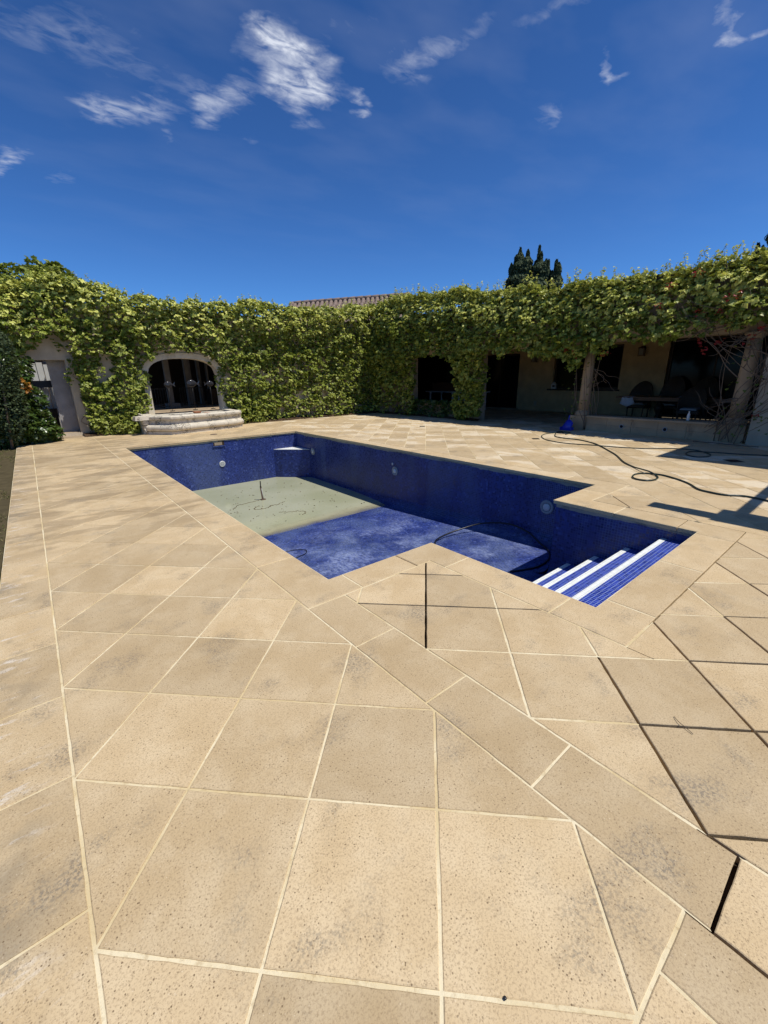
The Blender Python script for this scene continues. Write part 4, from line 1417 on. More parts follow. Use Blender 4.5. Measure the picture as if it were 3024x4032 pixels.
# ------------------------------------------------------------------ stone columns on the bench wall
def column(y, x, lab):
    c = empty('stone_column', (x, y, 0.0), lab, 'column', 'round porch columns wrapped in creeper stems')
    o_ = (x, y, 0)
    MB(o_).bbox(x - 0.24, x + 0.24, y - 0.26, y + 0.26, -0.04, 0.40, 0.01).build('pedestal', M['benchstone'], c)
    MB(o_).lathe([(0.22, 0.402), (0.22, 0.45), (0.205, 0.455), (0.21, 0.475), (0.205, 0.51), (0.165, 0.52), (0.165, 0.545)], (x, y, 0), 28).build('base', M['colstone'], c)
    MB(o_).lathe([(0.150, 0.546), (0.146, 1.1), (0.138, 1.7), (0.130, 2.25)], (x, y, 0), 28).build('shaft', M['colstone'], c)
    MB(o_).lathe([(0.14, 2.251), (0.16, 2.27), (0.16, 2.30), (0.20, 2.33), (0.20, 2.377)], (x, y, 0), 28).build('capital', M['colstone'], c)
column(4.87, 12.78, 'pale round column left of the bench wall, beside the blue dustpan')
column(1.27, 12.72, 'round column in the dark, wrapped in bare stems at the pale wall')

bench = empty('bench_wall', (12.5, 3.1, 0), 'low limestone wall with flat cap and two round vents between the columns', 'wall')
BO = (12.5, 3.1, 0)
xs = [4.60, 4.02, 3.38, 2.75, 2.12, 1.54]
for j in range(5):
    a, b_ = xs[j + 1], xs[j]
    rr = random.Random(j)
    dz = 0.19
    MB(BO).bbox(12.46 + rr.uniform(-0.004, 0.004), 12.84, a + 0.003, b_ - 0.003, -0.045, dz - 0.003, 0.004).build('stone_block', M['benchstone'], bench)
    sh = 0.3 if j < 4 else 0
    MB(BO).bbox(12.46 + rr.uniform(-0.004, 0.004), 12.84, a + 0.003, b_ - 0.003, dz, 0.375, 0.004).build('stone_block', M['benchstone'], bench)
for j in range(3):
    a = 1.54 + j * 1.02
    MB(BO).bbox(12.40, 12.90, a + 0.002, a + 1.018, 0.378, 0.428, 0.012).build('cap_slab', M['benchstone'], bench)
for y in (3.62, 2.58):
    v = MB(BO).lathe([(0.055, 0), (0.055, -0.012), (0.042, -0.014), (0.040, -0.002), (0.001, -0.002)], (12.455, y, 0.19), 20, 'x').build('vent_ring', M['grey_plastic'], bench)
    MB(BO).lathe([(0.038, -0.0045), (0.001, -0.005)], (12.455, y, 0.19), 16, 'x').build('vent_hole', M['black'], v)

# ------------------------------------------------------------------ porch furniture
tb = empty('dining_table', (16.8, 3.5, 0), 'long brown timber dining table on turned legs in the shaded porch', 'table')
TO = (16.8, 3.5, 0)
MB(TO).bbox(16.3, 17.35, 3.72, 5.45, 0.735, 0.785, 0.008).build('tabletop', M['wood'], tb)
MB(TO).bbox(16.3, 17.35, 1.8, 3.71, 0.735, 0.785, 0.008).build('tabletop', M['wood'], tb)
MB(TO).box(16.4, 17.25, 2.0, 5.2, 0.66, 0.733).build('apron', M['wood'], tb)
for y in (4.2, 2.4):
    MB(TO).lathe([(0.22, 0.0), (0.22, 0.05), (0.10, 0.09), (0.07, 0.2), (0.13, 0.32), (0.16, 0.42), (0.12, 0.52), (0.07, 0.56), (0.14, 0.62), (0.18, 0.658)], (16.82, y, 0.0), 20).build('leg', M['frame'], tb)


def wicker_chair(x, y, h, lab, w=0.62):
    c = empty('wicker_armchair', (x, y, 0), lab, 'chair', 'wicker armchairs behind the dining table')
    o_ = (x, y, 0)
    MB(o_).bbox(x - 0.28, x + 0.28, y - w / 2, y + w / 2, 0.36, 0.46, 0.02).build('seat', M['wicker'], c)
    b = MB(o_); vs = []; fs = []
    n_ = 14
    for i in range(n_ + 1):
        a = math.pi * (i / n_) - math.pi / 2
        px, py = x + 0.30 * math.cos(a) - 0.02, y + (w / 2 + 0.02) * math.sin(a)
        t = math.cos(a)
        top = 0.66 + (h - 0.66) * t ** 0.8
        for (ox, z) in ((0, 0.30), (0.02, top), (0.06, top - 0.01), (0.045, 0.30)):
            vs.append((px + ox * math.cos(a), py + ox * math.sin(a), z))
    for i in range(n_):
        for q in range(4): fs.append((i * 4 + q, i * 4 + (q + 1) % 4, i * 4 + 4 + (q + 1) % 4, i * 4 + 4 + q))
    fs += [(0, 1, 2, 3), (n_ * 4 + 3, n_ * 4 + 2, n_ * 4 + 1, n_ * 4)]
    b.add(vs, fs, True); b.build('backrest', M['wicker'], c)
    for sx in (-0.25, 0.25):
        for sy in (-w / 2 + 0.05, w / 2 - 0.05):
            MB(o_).tube([(x + sx, y + sy, 0.0), (x + sx, y + sy, 0.36)], 0.022, 8).build('leg', M['wicker'], c)
    MB(o_).bbox(x - 0.22, x + 0.2, y - w / 2 + 0.08, y + w / 2 - 0.08, 0.462, 0.52, 0.02).build('cushion', M['greycloth'], c)
wicker_chair(17.62, 5.15, 1.28, 'wicker armchair at the left end of the table, below the lantern')
wicker_chair(17.62, 4.15, 1.45, 'taller wicker armchair second from the left end of the table')
wicker_chair(17.62, 3.2, 1.42, 'wicker armchair behind the cloth heap on the table')
wicker_chair(17.62, 2.3, 1.35, 'wicker armchair at the right end of the table, half hidden by stems')
wicker_chair(15.75, 3.0, 1.15, 'wicker armchair on the near side of the dark table', 0.58)

# side table with pale legs in the far bay
st = empty('side_table', (16.4, 12.0, 0), 'table with pale legs and a reddish cloth in the far dark bay', 'table')
SO = (16.4, 12.0, 0)
MB(SO).bbox(15.9, 16.9, 11.3, 14.6, 0.80, 0.86).build('tabletop', M['greycloth'], st)
for y in (11.5, 12.4, 12.8, 14.3):
    for x in (15.98, 16.80):
        MB(SO).box(x, x + 0.06, y, y + 0.07, 0, 0.80).build('leg', M['cloth'], st)
MB(SO).box(16.0, 16.8, 12.0, 14.2, 0.862, 1.25).build('red_cloth', M['lamp'], st)
# cloths, bottle, canister
c = MB((16.3, 5.2, 0.785))
n_ = 10
vs = []; fs = []
for i in range(n_ + 1):
    for j in range(7):
        t = j / 6
        y = 5.22 - i * 0.035 + 0.01 * math.sin(i * 2 + t * 3)
        ln = 0.34 - 0.10 * abs(i - 5) / 5 
        if j < 3: p = (16.55 - 0.11 * j, y, 0.79 + 0.004 * math.sin(i))
        else: p = (16.285 - 0.012 * math.sin(i * 1.3 + j) - 0.006, y + 0.02 * (j - 3) * (i - 5) / -5, 0.787 - (j - 2) / 4 * ln)
        vs.append(p)
for i in range(n_):
    for j in range(6): fs.append((i * 7 + j, i * 7 + j + 1, i * 7 + j + 8, i * 7 + j + 7))
c.add(vs, fs, True)
o = c.build('hanging_cloth', M['cloth'], loc=(16.3, 5.2, 0.785)); tag(o, 'white cloth hanging over the left corner of the dining table', 'cloth')
sm = o.modifiers.new('thick', 'SOLIDIFY'); sm.thickness = 0.006
c = MB((16.5, 3.3, 0.786)); vs = []; fs = []
for i in range(13):
    for j in range(9):
        u, v = i / 12, j / 8
        e = math.sin(math.pi * u) * math.sin(math.pi * v)
        z = 0.789 + 0.16 * e ** 0.6 * (0.55 + 0.6 * mnoise.noise(Vector((u * 4, v * 4, 0.3)))) + 0.001
        vs.append((16.38 + 0.34 * v + 0.02 * math.sin(i), 2.98 + 0.62 * u + 0.02 * math.sin(j * 2), z))
for i in range(12):
    for j in range(8): fs.append((i * 9 + j, i * 9 + j + 1, i * 9 + j + 10, i * 9 + j + 9))
c.add(vs, fs, True)
o = c.build('crumpled_cloth', M['greycloth'], loc=(16.5, 3.3, 0.786)); tag(o, 'grey white crumpled cloth heaped on the dining table', 'cloth')
c = MB((12.6, 2.17, 0.43)).lathe([(0.001, 0), (0.032, 0.0), (0.034, 0.01), (0.034, 0.13), (0.028, 0.16), (0.013, 0.18), (0.013, 0.20), (0.016, 0.205), (0.016, 0.225), (0.001, 0.227)], (12.6, 2.17, 0.43), 18)
o = c.build('plastic_bottle', M['white_plastic'], loc=(12.6, 2.17, 0.43)); tag(o, 'small clear plastic bottle standing on the low stone wall', 'bottle')
can = empty('canister', (17.93, 8.78, 0.965), 'white plastic canister with handle on the dark window sill', 'canister')
CO = (17.93, 8.78, 0.965)
MB(CO).bbox(17.905, 17.99, 8.66, 8.86, 0.966, 1.19, 0.03).build('body', M['white_plastic'], can)
MB(CO).tube([(17.93, 8.70, 1.185), (17.93, 8.71, 1.235), (17.93, 8.81, 1.235), (17.93, 8.82, 1.185)], 0.012, 6).build('handle', M['white_plastic'], can)
MB(CO).box(17.902, 17.904, 8.70, 8.82, 1.03, 1.12).build('dark_print', M['frame'], can)

# ------------------------------------------------------------------ far tiled roof beyond the walls
P0 = Vector((11.72, 20.1, 5.22)); P1 = Vector((16.3, 15.9, 5.50))
rd = (P1 - P0); RL = rd.length; rd.normalize()
dn = Vector((-(P1 - P0).y, (P1 - P0).x, 0)).normalized() * -1
dn = Vector((-0.68, -0.733, 0)).normalized()
sv = (dn - Vector((0, 0, math.tan(math.radians(27))))).normalized()
far = empty('far_house', (14.5, 18.5, 0), 'building behind the corner of the walls, only its clay tiled roof showing', 'house')
FO = (14.5, 18.5, 0)
hb = MB(FO)
back = -dn
q0, q1 = P0 + sv * 0.25 + dn * 0.1, P1 + sv * 0.25
vs = []
e = P0 + sv * 3.0; e2 = P1 + sv * 3.0
a_ = P0 + Vector((back.x, back.y, -0.5)) * 3; b2 = P1 + Vector((back.x, back.y, -0.5)) * 3
ins = 0.3
def flat(p, z): return Vector((p.x, p.y, z))
corners = [e - sv * ins + rd * ins, e2 - sv * ins, b2, a_ + rd * ins]
hb.prism([(p.x, p.y) for p in corners], 3.0, 3.95)
hb.build('house_wall', M['plaster_y'], far)
deckr = MB(FO)
dnn = Vector((0, 0, -0.05))
deckr.add([P0 + dnn, P1 + dnn, e2 + dnn, e + dnn, a_ + dnn, b2 + dnn], [(0, 1, 2, 3), (1, 0, 4, 5), (0, 3, 4), (1, 5, 2)])
deckr.build('roof_deck', M['tile'], far)
# half round tiles
tme = None
nrm_r = rd.cross(sv).normalized()
if nrm_r.z < 0: nrm_r = -nrm_r
def tile_geo(L=0.40, r0=0.085, r1=0.105, segs_=6):
    vs = []; fs = []
    for (t, r) in ((0, r0), (1, r1)):
        for ring in (r, r - 0.014):
            for k_ in range(segs_ + 1):
                a = math.pi * k_ / segs_
                vs.append((ring * math.cos(a), t * L, ring * math.sin(a) * 0.8))
    s1 = segs_ + 1
    for k_ in range(segs_):
        fs.append((k_, k_ + 1, 2 * s1 + k_ + 1, 2 * s1 + k_))
        fs.append((s1 + k_, 3 * s1 + k_, 3 * s1 + k_ + 1, s1 + k_ + 1))
        fs.append((2 * s1 + k_, 2 * s1 + k_ + 1, 3 * s1 + k_ + 1, 3 * s1 + k_))
    return vs, fs
vs, fs = tile_geo()
tme = bpy.data.meshes.new('roof_tile'); tme.from_pydata(vs, [], fs); tme.materials.append(M['tile'])
tme.polygons.foreach_set('use_smooth', [False] * len(fs)); tme.update()
R3 = Matrix((rd, sv, nrm_r)).transposed()
pitch_x = 0.235
ncolr = int(RL / pitch_x)
for row in range(9):
    for cidx in range(ncolr):
        if cidx > ncolr - 4 and row > 6: continue
        pos = P0 + rd * (0.12 + cidx * pitch_x + (0.02 if row % 2 else 0)) + sv * (0.05 + row * 0.33) + nrm_r * (0.0 + 0.012 * 0)
        o = bpy.data.objects.new('roof_tile', tme); COL.objects.link(o); o.parent = far
        mw = Matrix.Translation(pos - Vector(FO)) @ R3.to_4x4() @ Matrix.Rotation(math.radians(random.uniform(2.0, 4.5)), 4, 'X').inverted()
        o.matrix_local = mw @ Matrix.Rotation(math.radians(random.uniform(-2, 2)), 4, 'Z')
rg = MB(FO)
for j in range(int(RL / 0.4)):
    a = P0 + rd * (j * 0.4); b_ = P0 + rd * (j * 0.4 + 0.43)
    rb = MB(FO).tube([a + Vector((0, 0, 0.02)), b_ + Vector((0, 0, 0.045))], 0.095, 8)
    rb.build('ridge_tile', M['tile'], far)
for j in range(5):
    a = P0 + sv * (j * 0.4) - rd * 0.02; b_ = P0 + sv * (j * 0.4 + 0.43) - rd * 0.02
    MB(FO).tube([a + Vector((0, 0, 0.03)), b_ + Vector((0, 0, 0.05))], 0.10, 8).build('verge_tile', M['tile'], far)

# ------------------------------------------------------------------ creepers
# far wall: u = x, outward -y
fv = empty('creeper_on_garden_wall', (6.5, 14.5, 0), 'dense yellow green creeper covering the far garden wall round the arch', 'creeper')
VO2 = (6.5, 14.5, 0)
top = [(-2.5, 4.0), (-1.0, 4.05), (0.2, 4.1), (0.9, 4.25), (1.45, 4.4), (2.0, 4.3), (2.5, 4.12), (3.0, 4.05), (4.7, 4.0), (6.0, 4.1), (7.2, 4.22), (8.6, 4.12), (10.5, 4.2), (12.0, 4.45), (13.0, 4.6)]
bot = [(-2.5, 2.3), (0.1, 2.35), (0.45, 2.55), (0.9, 2.78), (1.38, 2.65), (1.46, 0.02), (3.10, 0.02), (13, 0.02)]


def hole_arch(u, z):
    a = 1.24; 
    inside = (np.abs(u - 4.45) < a) & (z < 1.75)
    e_ = ((u - 4.47) / 1.36) ** 2 + (np.maximum(z - 1.72, 0) / 0.79) ** 2 < 1
    base_gap = (u > 3.02) & (u < 5.80) & (z < 0.7)
    return inside | (e_ & (z >= 1.72)) | base_gap


def hole_niche(u, z): return (u < 1.42) & (u > -0.7) & (z < 2.3)


def thin_far(u, z):
    d = np.ones_like(u)
    d *= np.where((z < 0.55) & (u > 7.5), 0.30 + 0.5 * vnoise(u, z, 77, 3), 1)
    d *= np.where((z < 2.4) & (u > 1.2) & (u < 3.1), np.clip((vnoise(u, z, 71, 2.3) - 0.28) * 4, 0.05, 1), 1)
    d *= np.where((z < 2.0) & (u > 5.7) & (u < 10), np.clip((vnoise(u, z, 73, 1.9) - 0.24) * 5, 0.15, 1), 1)
    d *= np.where((z < 2.72) & (u > 3.0) & (u < 6.05), 0.75, 1)
    return d


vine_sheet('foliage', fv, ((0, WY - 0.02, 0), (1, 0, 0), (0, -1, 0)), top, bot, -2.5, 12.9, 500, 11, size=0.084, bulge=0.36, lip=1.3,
           holes=(hole_arch, hole_niche), young_lit=0.85, thin=thin_far, org=(0, 0, 0)).location = (0, 0, 0)
for ch in fv.children: ch.location = -Vector(VO2)
# strands that hang over the niche and the arch trim
r = np.random.default_rng(5)
C_, N_ = [], []
for x0, z0, z1 in ((1.30, 2.6, 1.5), (1.45, 2.5, 1.6), (0.62, 2.75, 2.45), (1.05, 2.9, 2.42), (0.2, 2.5, 1.7), (0.05, 2.5, 1.5), (0.35, 2.5, 2.0), (5.55, 2.4, 1.2), (5.62, 2.3, 0.8), (5.7, 2.1, 0.6), (5.4, 2.52, 2.1), (3.2, 2.3, 1.2), (3.12, 1.6, 0.8), (3.6, 2.75, 2.5), (4.7, 2.8, 2.42), (5.1, 2.75, 2.3)):
    for j in range(int((z0 - z1) * 34)):
        t = r.random(); C_.append((x0 + 0.09 * math.sin(t * 7 + x0 * 9) + r.normal(0, 0.05), WY - 0.10 - r.random() * 0.08, z0 + (z1 - z0) * t)); N_.append((r.normal(0, 0.3), -1, 0.2))
Cs, Ns, Ds, Sz, idx = palmate(np.array(C_), np.array(N_), np.full(len(C_), 0.08), 6)
leaf_mesh('hanging_strands', Cs, Ns, Ds, Sz, M['leaf'], fv, np.clip(r.random(len(Sz)), 0, 1), r.random(len(Sz)) * 0.3).location = -Vector(VO2)
TOP_F = list(top)
def tz_far(x): return float(interp(TOP_F, np.array([x]))[0] + (vnoise(np.array([x]), np.array([3.0]), 61, 2.2)[0] - 0.5) * 0.42)
xx = np.linspace(-1.5, 12.6, 95) + r.normal(0, 0.08, 95)
tz = interp(top, xx) + (vnoise(xx, xx * 0 + 3, 61, 2.2) - 0.5) * 0.42
shoots('new_growth', fv, [(a, WY - 0.05 - 0.2 * r.random(), b_ - 0.05) for a, b_ in zip(xx, tz)], 21, h=(0.10, 0.26))
for ch in fv.children:
    if ch.location.length < 1: ch.location = -Vector(VO2)
paths = []
for j in range(34):
    x0 = random.choice([random.uniform(1.3, 3.0), random.uniform(5.9, 12.5), random.uniform(8, 12.5)])
    p = [(x0, WY - 0.05, 0.0)]
    for q in range(7):
        l = p[-1]; p.append((l[0] + random.gauss(0, 0.13), WY - 0.03 - random.random() * 0.05, l[2] + random.uniform(0.15, 0.4)))
    paths.append(smooth_path(p, 3))
stems('stems', fv, paths, 0.012).location = -Vector(VO2)

# house side: u = y, outward -x
hv = empty('creeper_on_porch', (12.5, 7.5, 0), 'long creeper hanging from the porch front with yellow tips and red blossoms', 'creeper')
HO = (12.5, 7.5, 0)
top = [(-1.0, 3.86), (1.4, 3.86), (2.6, 3.86), (4.0, 3.94), (5.2, 4.0), (6.6, 4.02), (8.0, 4.18), (10.4, 4.48), (12.9, 4.66), (14.2, 4.62)]
bot = [(-1.0, 3.0), (0.9, 2.55), (1.35, 2.45), (1.55, 2.35), (2.0, 2.42), (2.7, 2.42), (3.6, 2.35), (4.2, 2.2), (4.75, 1.95), (5.2, 1.75), (5.6, 2.05), (6.2, 2.25), (7.2, 2.28), (8.25, 2.22), (8.40, 0.02), (9.52, 0.02), (9.66, 2.1), (9.9, 2.25), (11.6, 2.35), (11.75, 1.7), (11.9, 0.02), (14.4, 0.02)]


def thin_house(u, z):
    d = np.ones_like(u)
    d *= np.where((u < 4.4), np.clip((vnoise(u, z, 83, 2.2) - 0.14) * 4.5, 0.25, 1) * np.interp(u, [0, 4.4], [0.8, 0.95]), 1)
    d *= np.where((z < 0.6) & (u > 12.3), 0.35, 1)
    d *= np.where((z < 1.3) & (u > 12.0), 0.55, 1)
    return d


vine_sheet('foliage', hv, ((13.02, 0, 0), (0, 1, 0), (-1, 0, 0)), top, bot, -1.0, 14.3, 520, 31, size=0.088, bulge=0.44, slope=0.62, young_lit=0.85, thin=thin_house, base_off=0.08)
TOP_H = list(top)
def tz_house(y): return float(interp(TOP_H, np.array([y]))[0] + (vnoise(np.array([y]), np.array([3.0]), 81, 2.2)[0] - 0.5) * 0.42)
# top of the porch front
def top_strip(parent, n, seed, f, mat='leaf', size=0.088, pale_amt=(0.15, 1.0)):
    r = np.random.default_rng(seed)
    P = np.array([f(r) for _ in range(n)])
    NN = np.array([0, 0, 1.0])[None] + r.normal(0, 0.5, (n, 3))
    Cs, Ns, Ds, Sz, idx = palmate(P, NN, size * r.uniform(0.7, 1.2, n), seed + 1, droop=0.2)
    return leaf_mesh('top_foliage', Cs, Ns, Ds, Sz, M[mat], parent, r.random(len(Sz)), r.uniform(pale_amt[0], pale_amt[1], n)[idx])
top_strip(hv, 7500, 41, lambda r: (lambda y: (12.45 + 0.55 * r.random(), y, tz_house(y) - 0.50 + 0.50 * r.random() ** 0.9))(r.uniform(-0.8, 14.2)))
yy_ = np.concatenate([np.linspace(3.2, 14.0, 90), np.linspace(0.2, 3.2, 46)]); yy_ = yy_ + r.normal(0, 0.06, len(yy_))
tz = interp(top, yy_) + (vnoise(yy_, yy_ * 0 + 3, 81, 2.2) - 0.5) * 0.42
shoots('new_growth', hv, [(12.55 + 0.35 * r.random(), a, b_ - 0.08) for a, b_ in zip(yy_, tz)], 43, h=(0.14, 0.42))
fv_top = top_strip(fv, 5200, 47, lambda r: (lambda x: (x, WY - 0.40 + 0.7 * r.random(), tz_far(x) - 0.46 + 0.46 * r.random() ** 0.9))(r.uniform(-2.4, 12.9)))
fv_top.location = -Vector(VO2)
# red bracts
RED = [(2.46, 3.70), (2.95, 3.50), (1.58, 3.13), (1.77, 3.07), (1.69, 2.48), (1.91, 2.83), (1.20, 2.22), (1.79, 2.21), (2.01, 2.02), (0.86, 0.67), (2.14, 2.21), (5.03, 2.10), (4.22, 2.05), (3.1, 3.1), (2.3, 2.9), (5.3, 2.2), (1.1, 2.4)]
C_, N_ = [], []
for y, z in RED:
    k_ = 10 if z > 1 else 6
    for j in range(k_):
        C_.append((12.16 + r.normal(0, 0.05), y + r.normal(0, 0.055), z + r.normal(0, 0.05))); N_.append((-1, r.normal(0, 0.4), r.normal(0.3, 0.4)))
Cs, Ns, Ds, Sz, idx = palmate(np.array(C_), np.array(N_), np.full(len(C_), 0.05), 9, k=3)
leaf_mesh('red_blossoms', Cs, Ns, Ds, Sz, M['flower'], hv)
# bare stems around the columns, on the beam and over the pale wall
paths = []
def wander(p, target, k_, amp):
    p = Vector(p); target = Vector(target); out = [p]
    for j in range(1, k_ + 1):
        t = j / k_
        out.append(p.lerp(target, t) + Vector((random.gauss(0, amp), random.gauss(0, amp), random.gauss(0, amp * 0.5))) * (1 if j < k_ else 0))
    return smooth_path(out, 4)
for (cx, cy, nS) in ((12.78, 4.87, 11), (12.72, 1.27, 9)):
    for j in range(nS):
        ph = random.uniform(0, 6.28); tw = random.uniform(-3.2, 3.2)
        rr0 = random.uniform(0.16, 0.30)
        pts_ = []
        for q in range(12):
            t = q / 11
            a = ph + tw * t
            rr = 0.175 + (rr0 + 0.10 * math.sin(t * 5 + j)) * (0.9 if 0.05 < t < 0.95 else 0.5)
            zz_ = 0.02 + 2.35 * t
            if zz_ < 0.48: rr = max(rr, 0.30)
            px = cx + rr * math.cos(a) * 0.9
            px = min(px, cx + 0.05)
            pts_.append((px - 0.06, cy + rr * math.sin(a), zz_))
        paths.append(smooth_path(pts_, 3))
s1 = stems('bare_stems', hv, paths, 0.012)
paths = []
for j in range(16):
    paths.append(wander((12.30, random.uniform(1.0, 1.8), random.uniform(0.0, 0.4)), (12.22, random.uniform(-0.3, 1.1), random.uniform(0.9, 2.9)), 5, 0.08))
for j in range(22):
    paths.append(wander((12.35, random.uniform(0.7, 1.6), random.uniform(1.3, 2.6)), (12.2, random.uniform(0.2, 3.0), random.uniform(2.3, 3.3)), 5, 0.09))
for j in range(34):
    y0 = random.uniform(0.4, 6.0)
    paths.append(wander((12.62, y0, random.uniform(2.35, 3.0)), (12.35, y0 + random.uniform(-1.2, 1.2), random.uniform(2.8, 3.75)), 5, 0.08))
for (a, b_) in (((12.3, 1.25, 1.0), (12.15, 1.75, 0.75)), ((12.3, 1.3, 2.3), (12.1, 1.9, 1.95)), ((12.3, 1.4, 2.6), (12.15, 2.5, 2.2)), ((12.5, 4.6, 1.7), (12.3, 3.85, 1.2)), ((12.5, 4.7, 1.2), (12.2, 4.25, 1.65)), ((12.3, 1.5, 0.5), (12.15, 1.9, 1.2))):
    for q in range(3): paths.append(wander(a, (b_[0], b_[1] + random.gauss(0, .1), b_[2] + random.gauss(0, .1)), 5, 0.05))
stems('tangled_stems', hv, paths, 0.010)
paths = []
for j in range(14):
    y0 = random.uniform(12.4, 13.9)
    paths.append(wander((12.6, y0, 0), (12.55, y0 + random.uniform(-0.5, 0.5), random.uniform(0.8, 1.6)), 5, 0.06))
stems('corner_stems', hv, paths, 0.014)
# sparse leaves among the bare stems
C_ = np.array([(12.22 + r.normal(0, 0.06), r.uniform(-0.3, 1.5), r.uniform(0.15, 2.2)) for _ in range(120)] + [(12.35 + r.normal(0, 0.08), 4.87 + r.normal(0, 0.22), r.uniform(0.3, 1.9)) for _ in range(46)])
Cs, Ns, Ds, Sz, idx = palmate(C_, np.tile([-1.0, 0, 0.3], (len(C_), 1)), np.full(len(C_), 0.055), 91, k=3)
leaf_mesh('sparse_leaves', Cs, Ns, Ds, Sz, M['leaf'], hv, r.random(len(Sz)) * 0.4, r.random(len(Sz)) * 0.1)
for ch in hv.children: ch.location = -Vector(HO)

# hedge-like creeper on the dwarf wall
hd = empty('low_hedge', (12.5, 10.7, 0), 'low dark green leafy hedge on the dwarf wall of the far porch bay', 'hedge')
o = vine_sheet('foliage', hd, ((12.76, 0, 0), (0, 1, 0), (-1, 0, 0)), [(9.3, 0.66), (10.5, 0.56), (12.3, 0.60)], [(9.3, 0.08), (12.3, 0.10)], 9.3, 12.2, 330, 61, size=0.085, bulge=0.34, young_lit=0.10, mat='leaf2')
o2 = top_strip(hd, 420, 63, lambda r: (12.45 + 0.5 * r.random(), r.uniform(9.3, 12.2), 0.50 + 0.12 * r.random()), mat='leaf2', size=0.08, pale_amt=(0, 0.25))
for ch in hd.children: ch.location = (-12.5, -10.7, 0)


# ------------------------------------------------------------------ free standing plants
def blob_leaves(parent, org, lobes, n, size, mat, seed, k=4, young_lit=0.2, shell=0.5, droop=0.5, name='foliage'):
    r = np.random.default_rng(seed)
    P, N = [], []
    vol = np.array([l[3] * l[4] * l[5] for l in lobes]) ** 0.67
    ids = r.choice(len(lobes), n, p=vol / vol.sum())
    for i in ids:
        cx, cy, cz, rx, ry, rz = lobes[i]
        d = r.normal(0, 1, 3); d /= np.linalg.norm(d)
        rad = shell + (1 - shell) * r.random() ** 0.5
        rad *= 0.82 + 0.36 * float(vnoise(np.array([d[0] * 3 + i]), np.array([d[2] * 3 + d[1] * 2]), seed, 1.3, 2)[0])
        P.append((cx + d[0] * rx * rad, cy + d[1] * ry * rad, max(0.02, cz + d[2] * rz * rad))); N.append(d)
    P, N = np.array(P), np.array(N)
    Cs, Ns, Ds, Sz, idx = palmate(P, N, size * r.uniform(0.7, 1.3, n), seed + 2, k=k, droop=droop)
    return leaf_mesh(name, Cs, Ns, Ds, Sz, M[mat], parent, r.random(len(Sz)), (r.random(n) * young_lit)[idx], org=org)


fo_ = blob_leaves(fv, (0, 0, 0), [(2.35, 14.15, 0.30, 0.42, 0.35, 0.32), (1.9, 14.25, 0.25, 0.4, 0.25, 0.28), (2.62, 14.2, 0.75, 0.22, 0.3, 0.55), (2.45, 13.95, 0.2, 0.3, 0.25, 0.2), (6.15, 14.3, 0.3, 0.3, 0.22, 0.35), (6.8, 14.35, 0.2, 0.4, 0.2, 0.25)], 950, 0.08, 'leaf', 211, k=4, young_lit=0.5, name='foot_foliage')
fo_.location = -Vector(VO2)
bo = (0.0, 13.6, 0)
bush = empty('leafy_bush', bo, 'dark green leafy bush at the left end of the paving by the lawn', 'bush')
blob_leaves(bush, bo, [(0.10, 13.6, 0.50, 0.50, 0.45, 0.50), (-0.25, 13.7, 0.9, 0.6, 0.5, 0.65), (0.30, 13.75, 0.25, 0.40, 0.35, 0.3), (-0.6, 13.6, 0.4, 0.7, 0.6, 0.6), (0.16, 13.8, 1.10, 0.42, 0.35, 0.42), (0.05, 14.25, 1.95, 0.40, 0.25, 0.5), (-0.2, 13.9, 1.7, 0.5, 0.4, 0.6), (-1.1, 13.4, 0.9, 0.7, 0.7, 0.9)], 6500, 0.10, 'leaf2', 201, k=4, young_lit=0.35)
bp = [wander((-0.3 + random.gauss(0, 0.1), 13.8, -0.03), (random.uniform(-0.9, 0.4), 13.7 + random.gauss(0, 0.2), random.uniform(0.5, 1.3)), 4, 0.05) for _ in range(12)]
stems('branch', bush, bp, 0.012, org=bo)
blob_leaves(bush, bo, [(0.16, 13.42, 1.50, 0.10, 0.08, 0.16)], 60, 0.09, 'orange', 203, k=3, name='orange_leaves')
so_ = (-0.55, 12.9, 0)
conf = empty('conifer_shrub', so_, 'soft green conifer shrub at the left picture edge beside the bush', 'shrub')
blob_leaves(conf, so_, [(-0.12, 13.1, 2.1, 0.30, 0.3, 0.75), (-0.30, 13.0, 1.1, 0.45, 0.4, 0.9)], 2600, 0.05, 'cypress', 205, k=5, young_lit=0.9, droop=-0.3)
stems('trunk', conf, [[(-0.40, 13.0, -0.04), (-0.30, 13.0, 1.0), (-0.15, 13.1, 2.4)]], 0.035, org=so_)


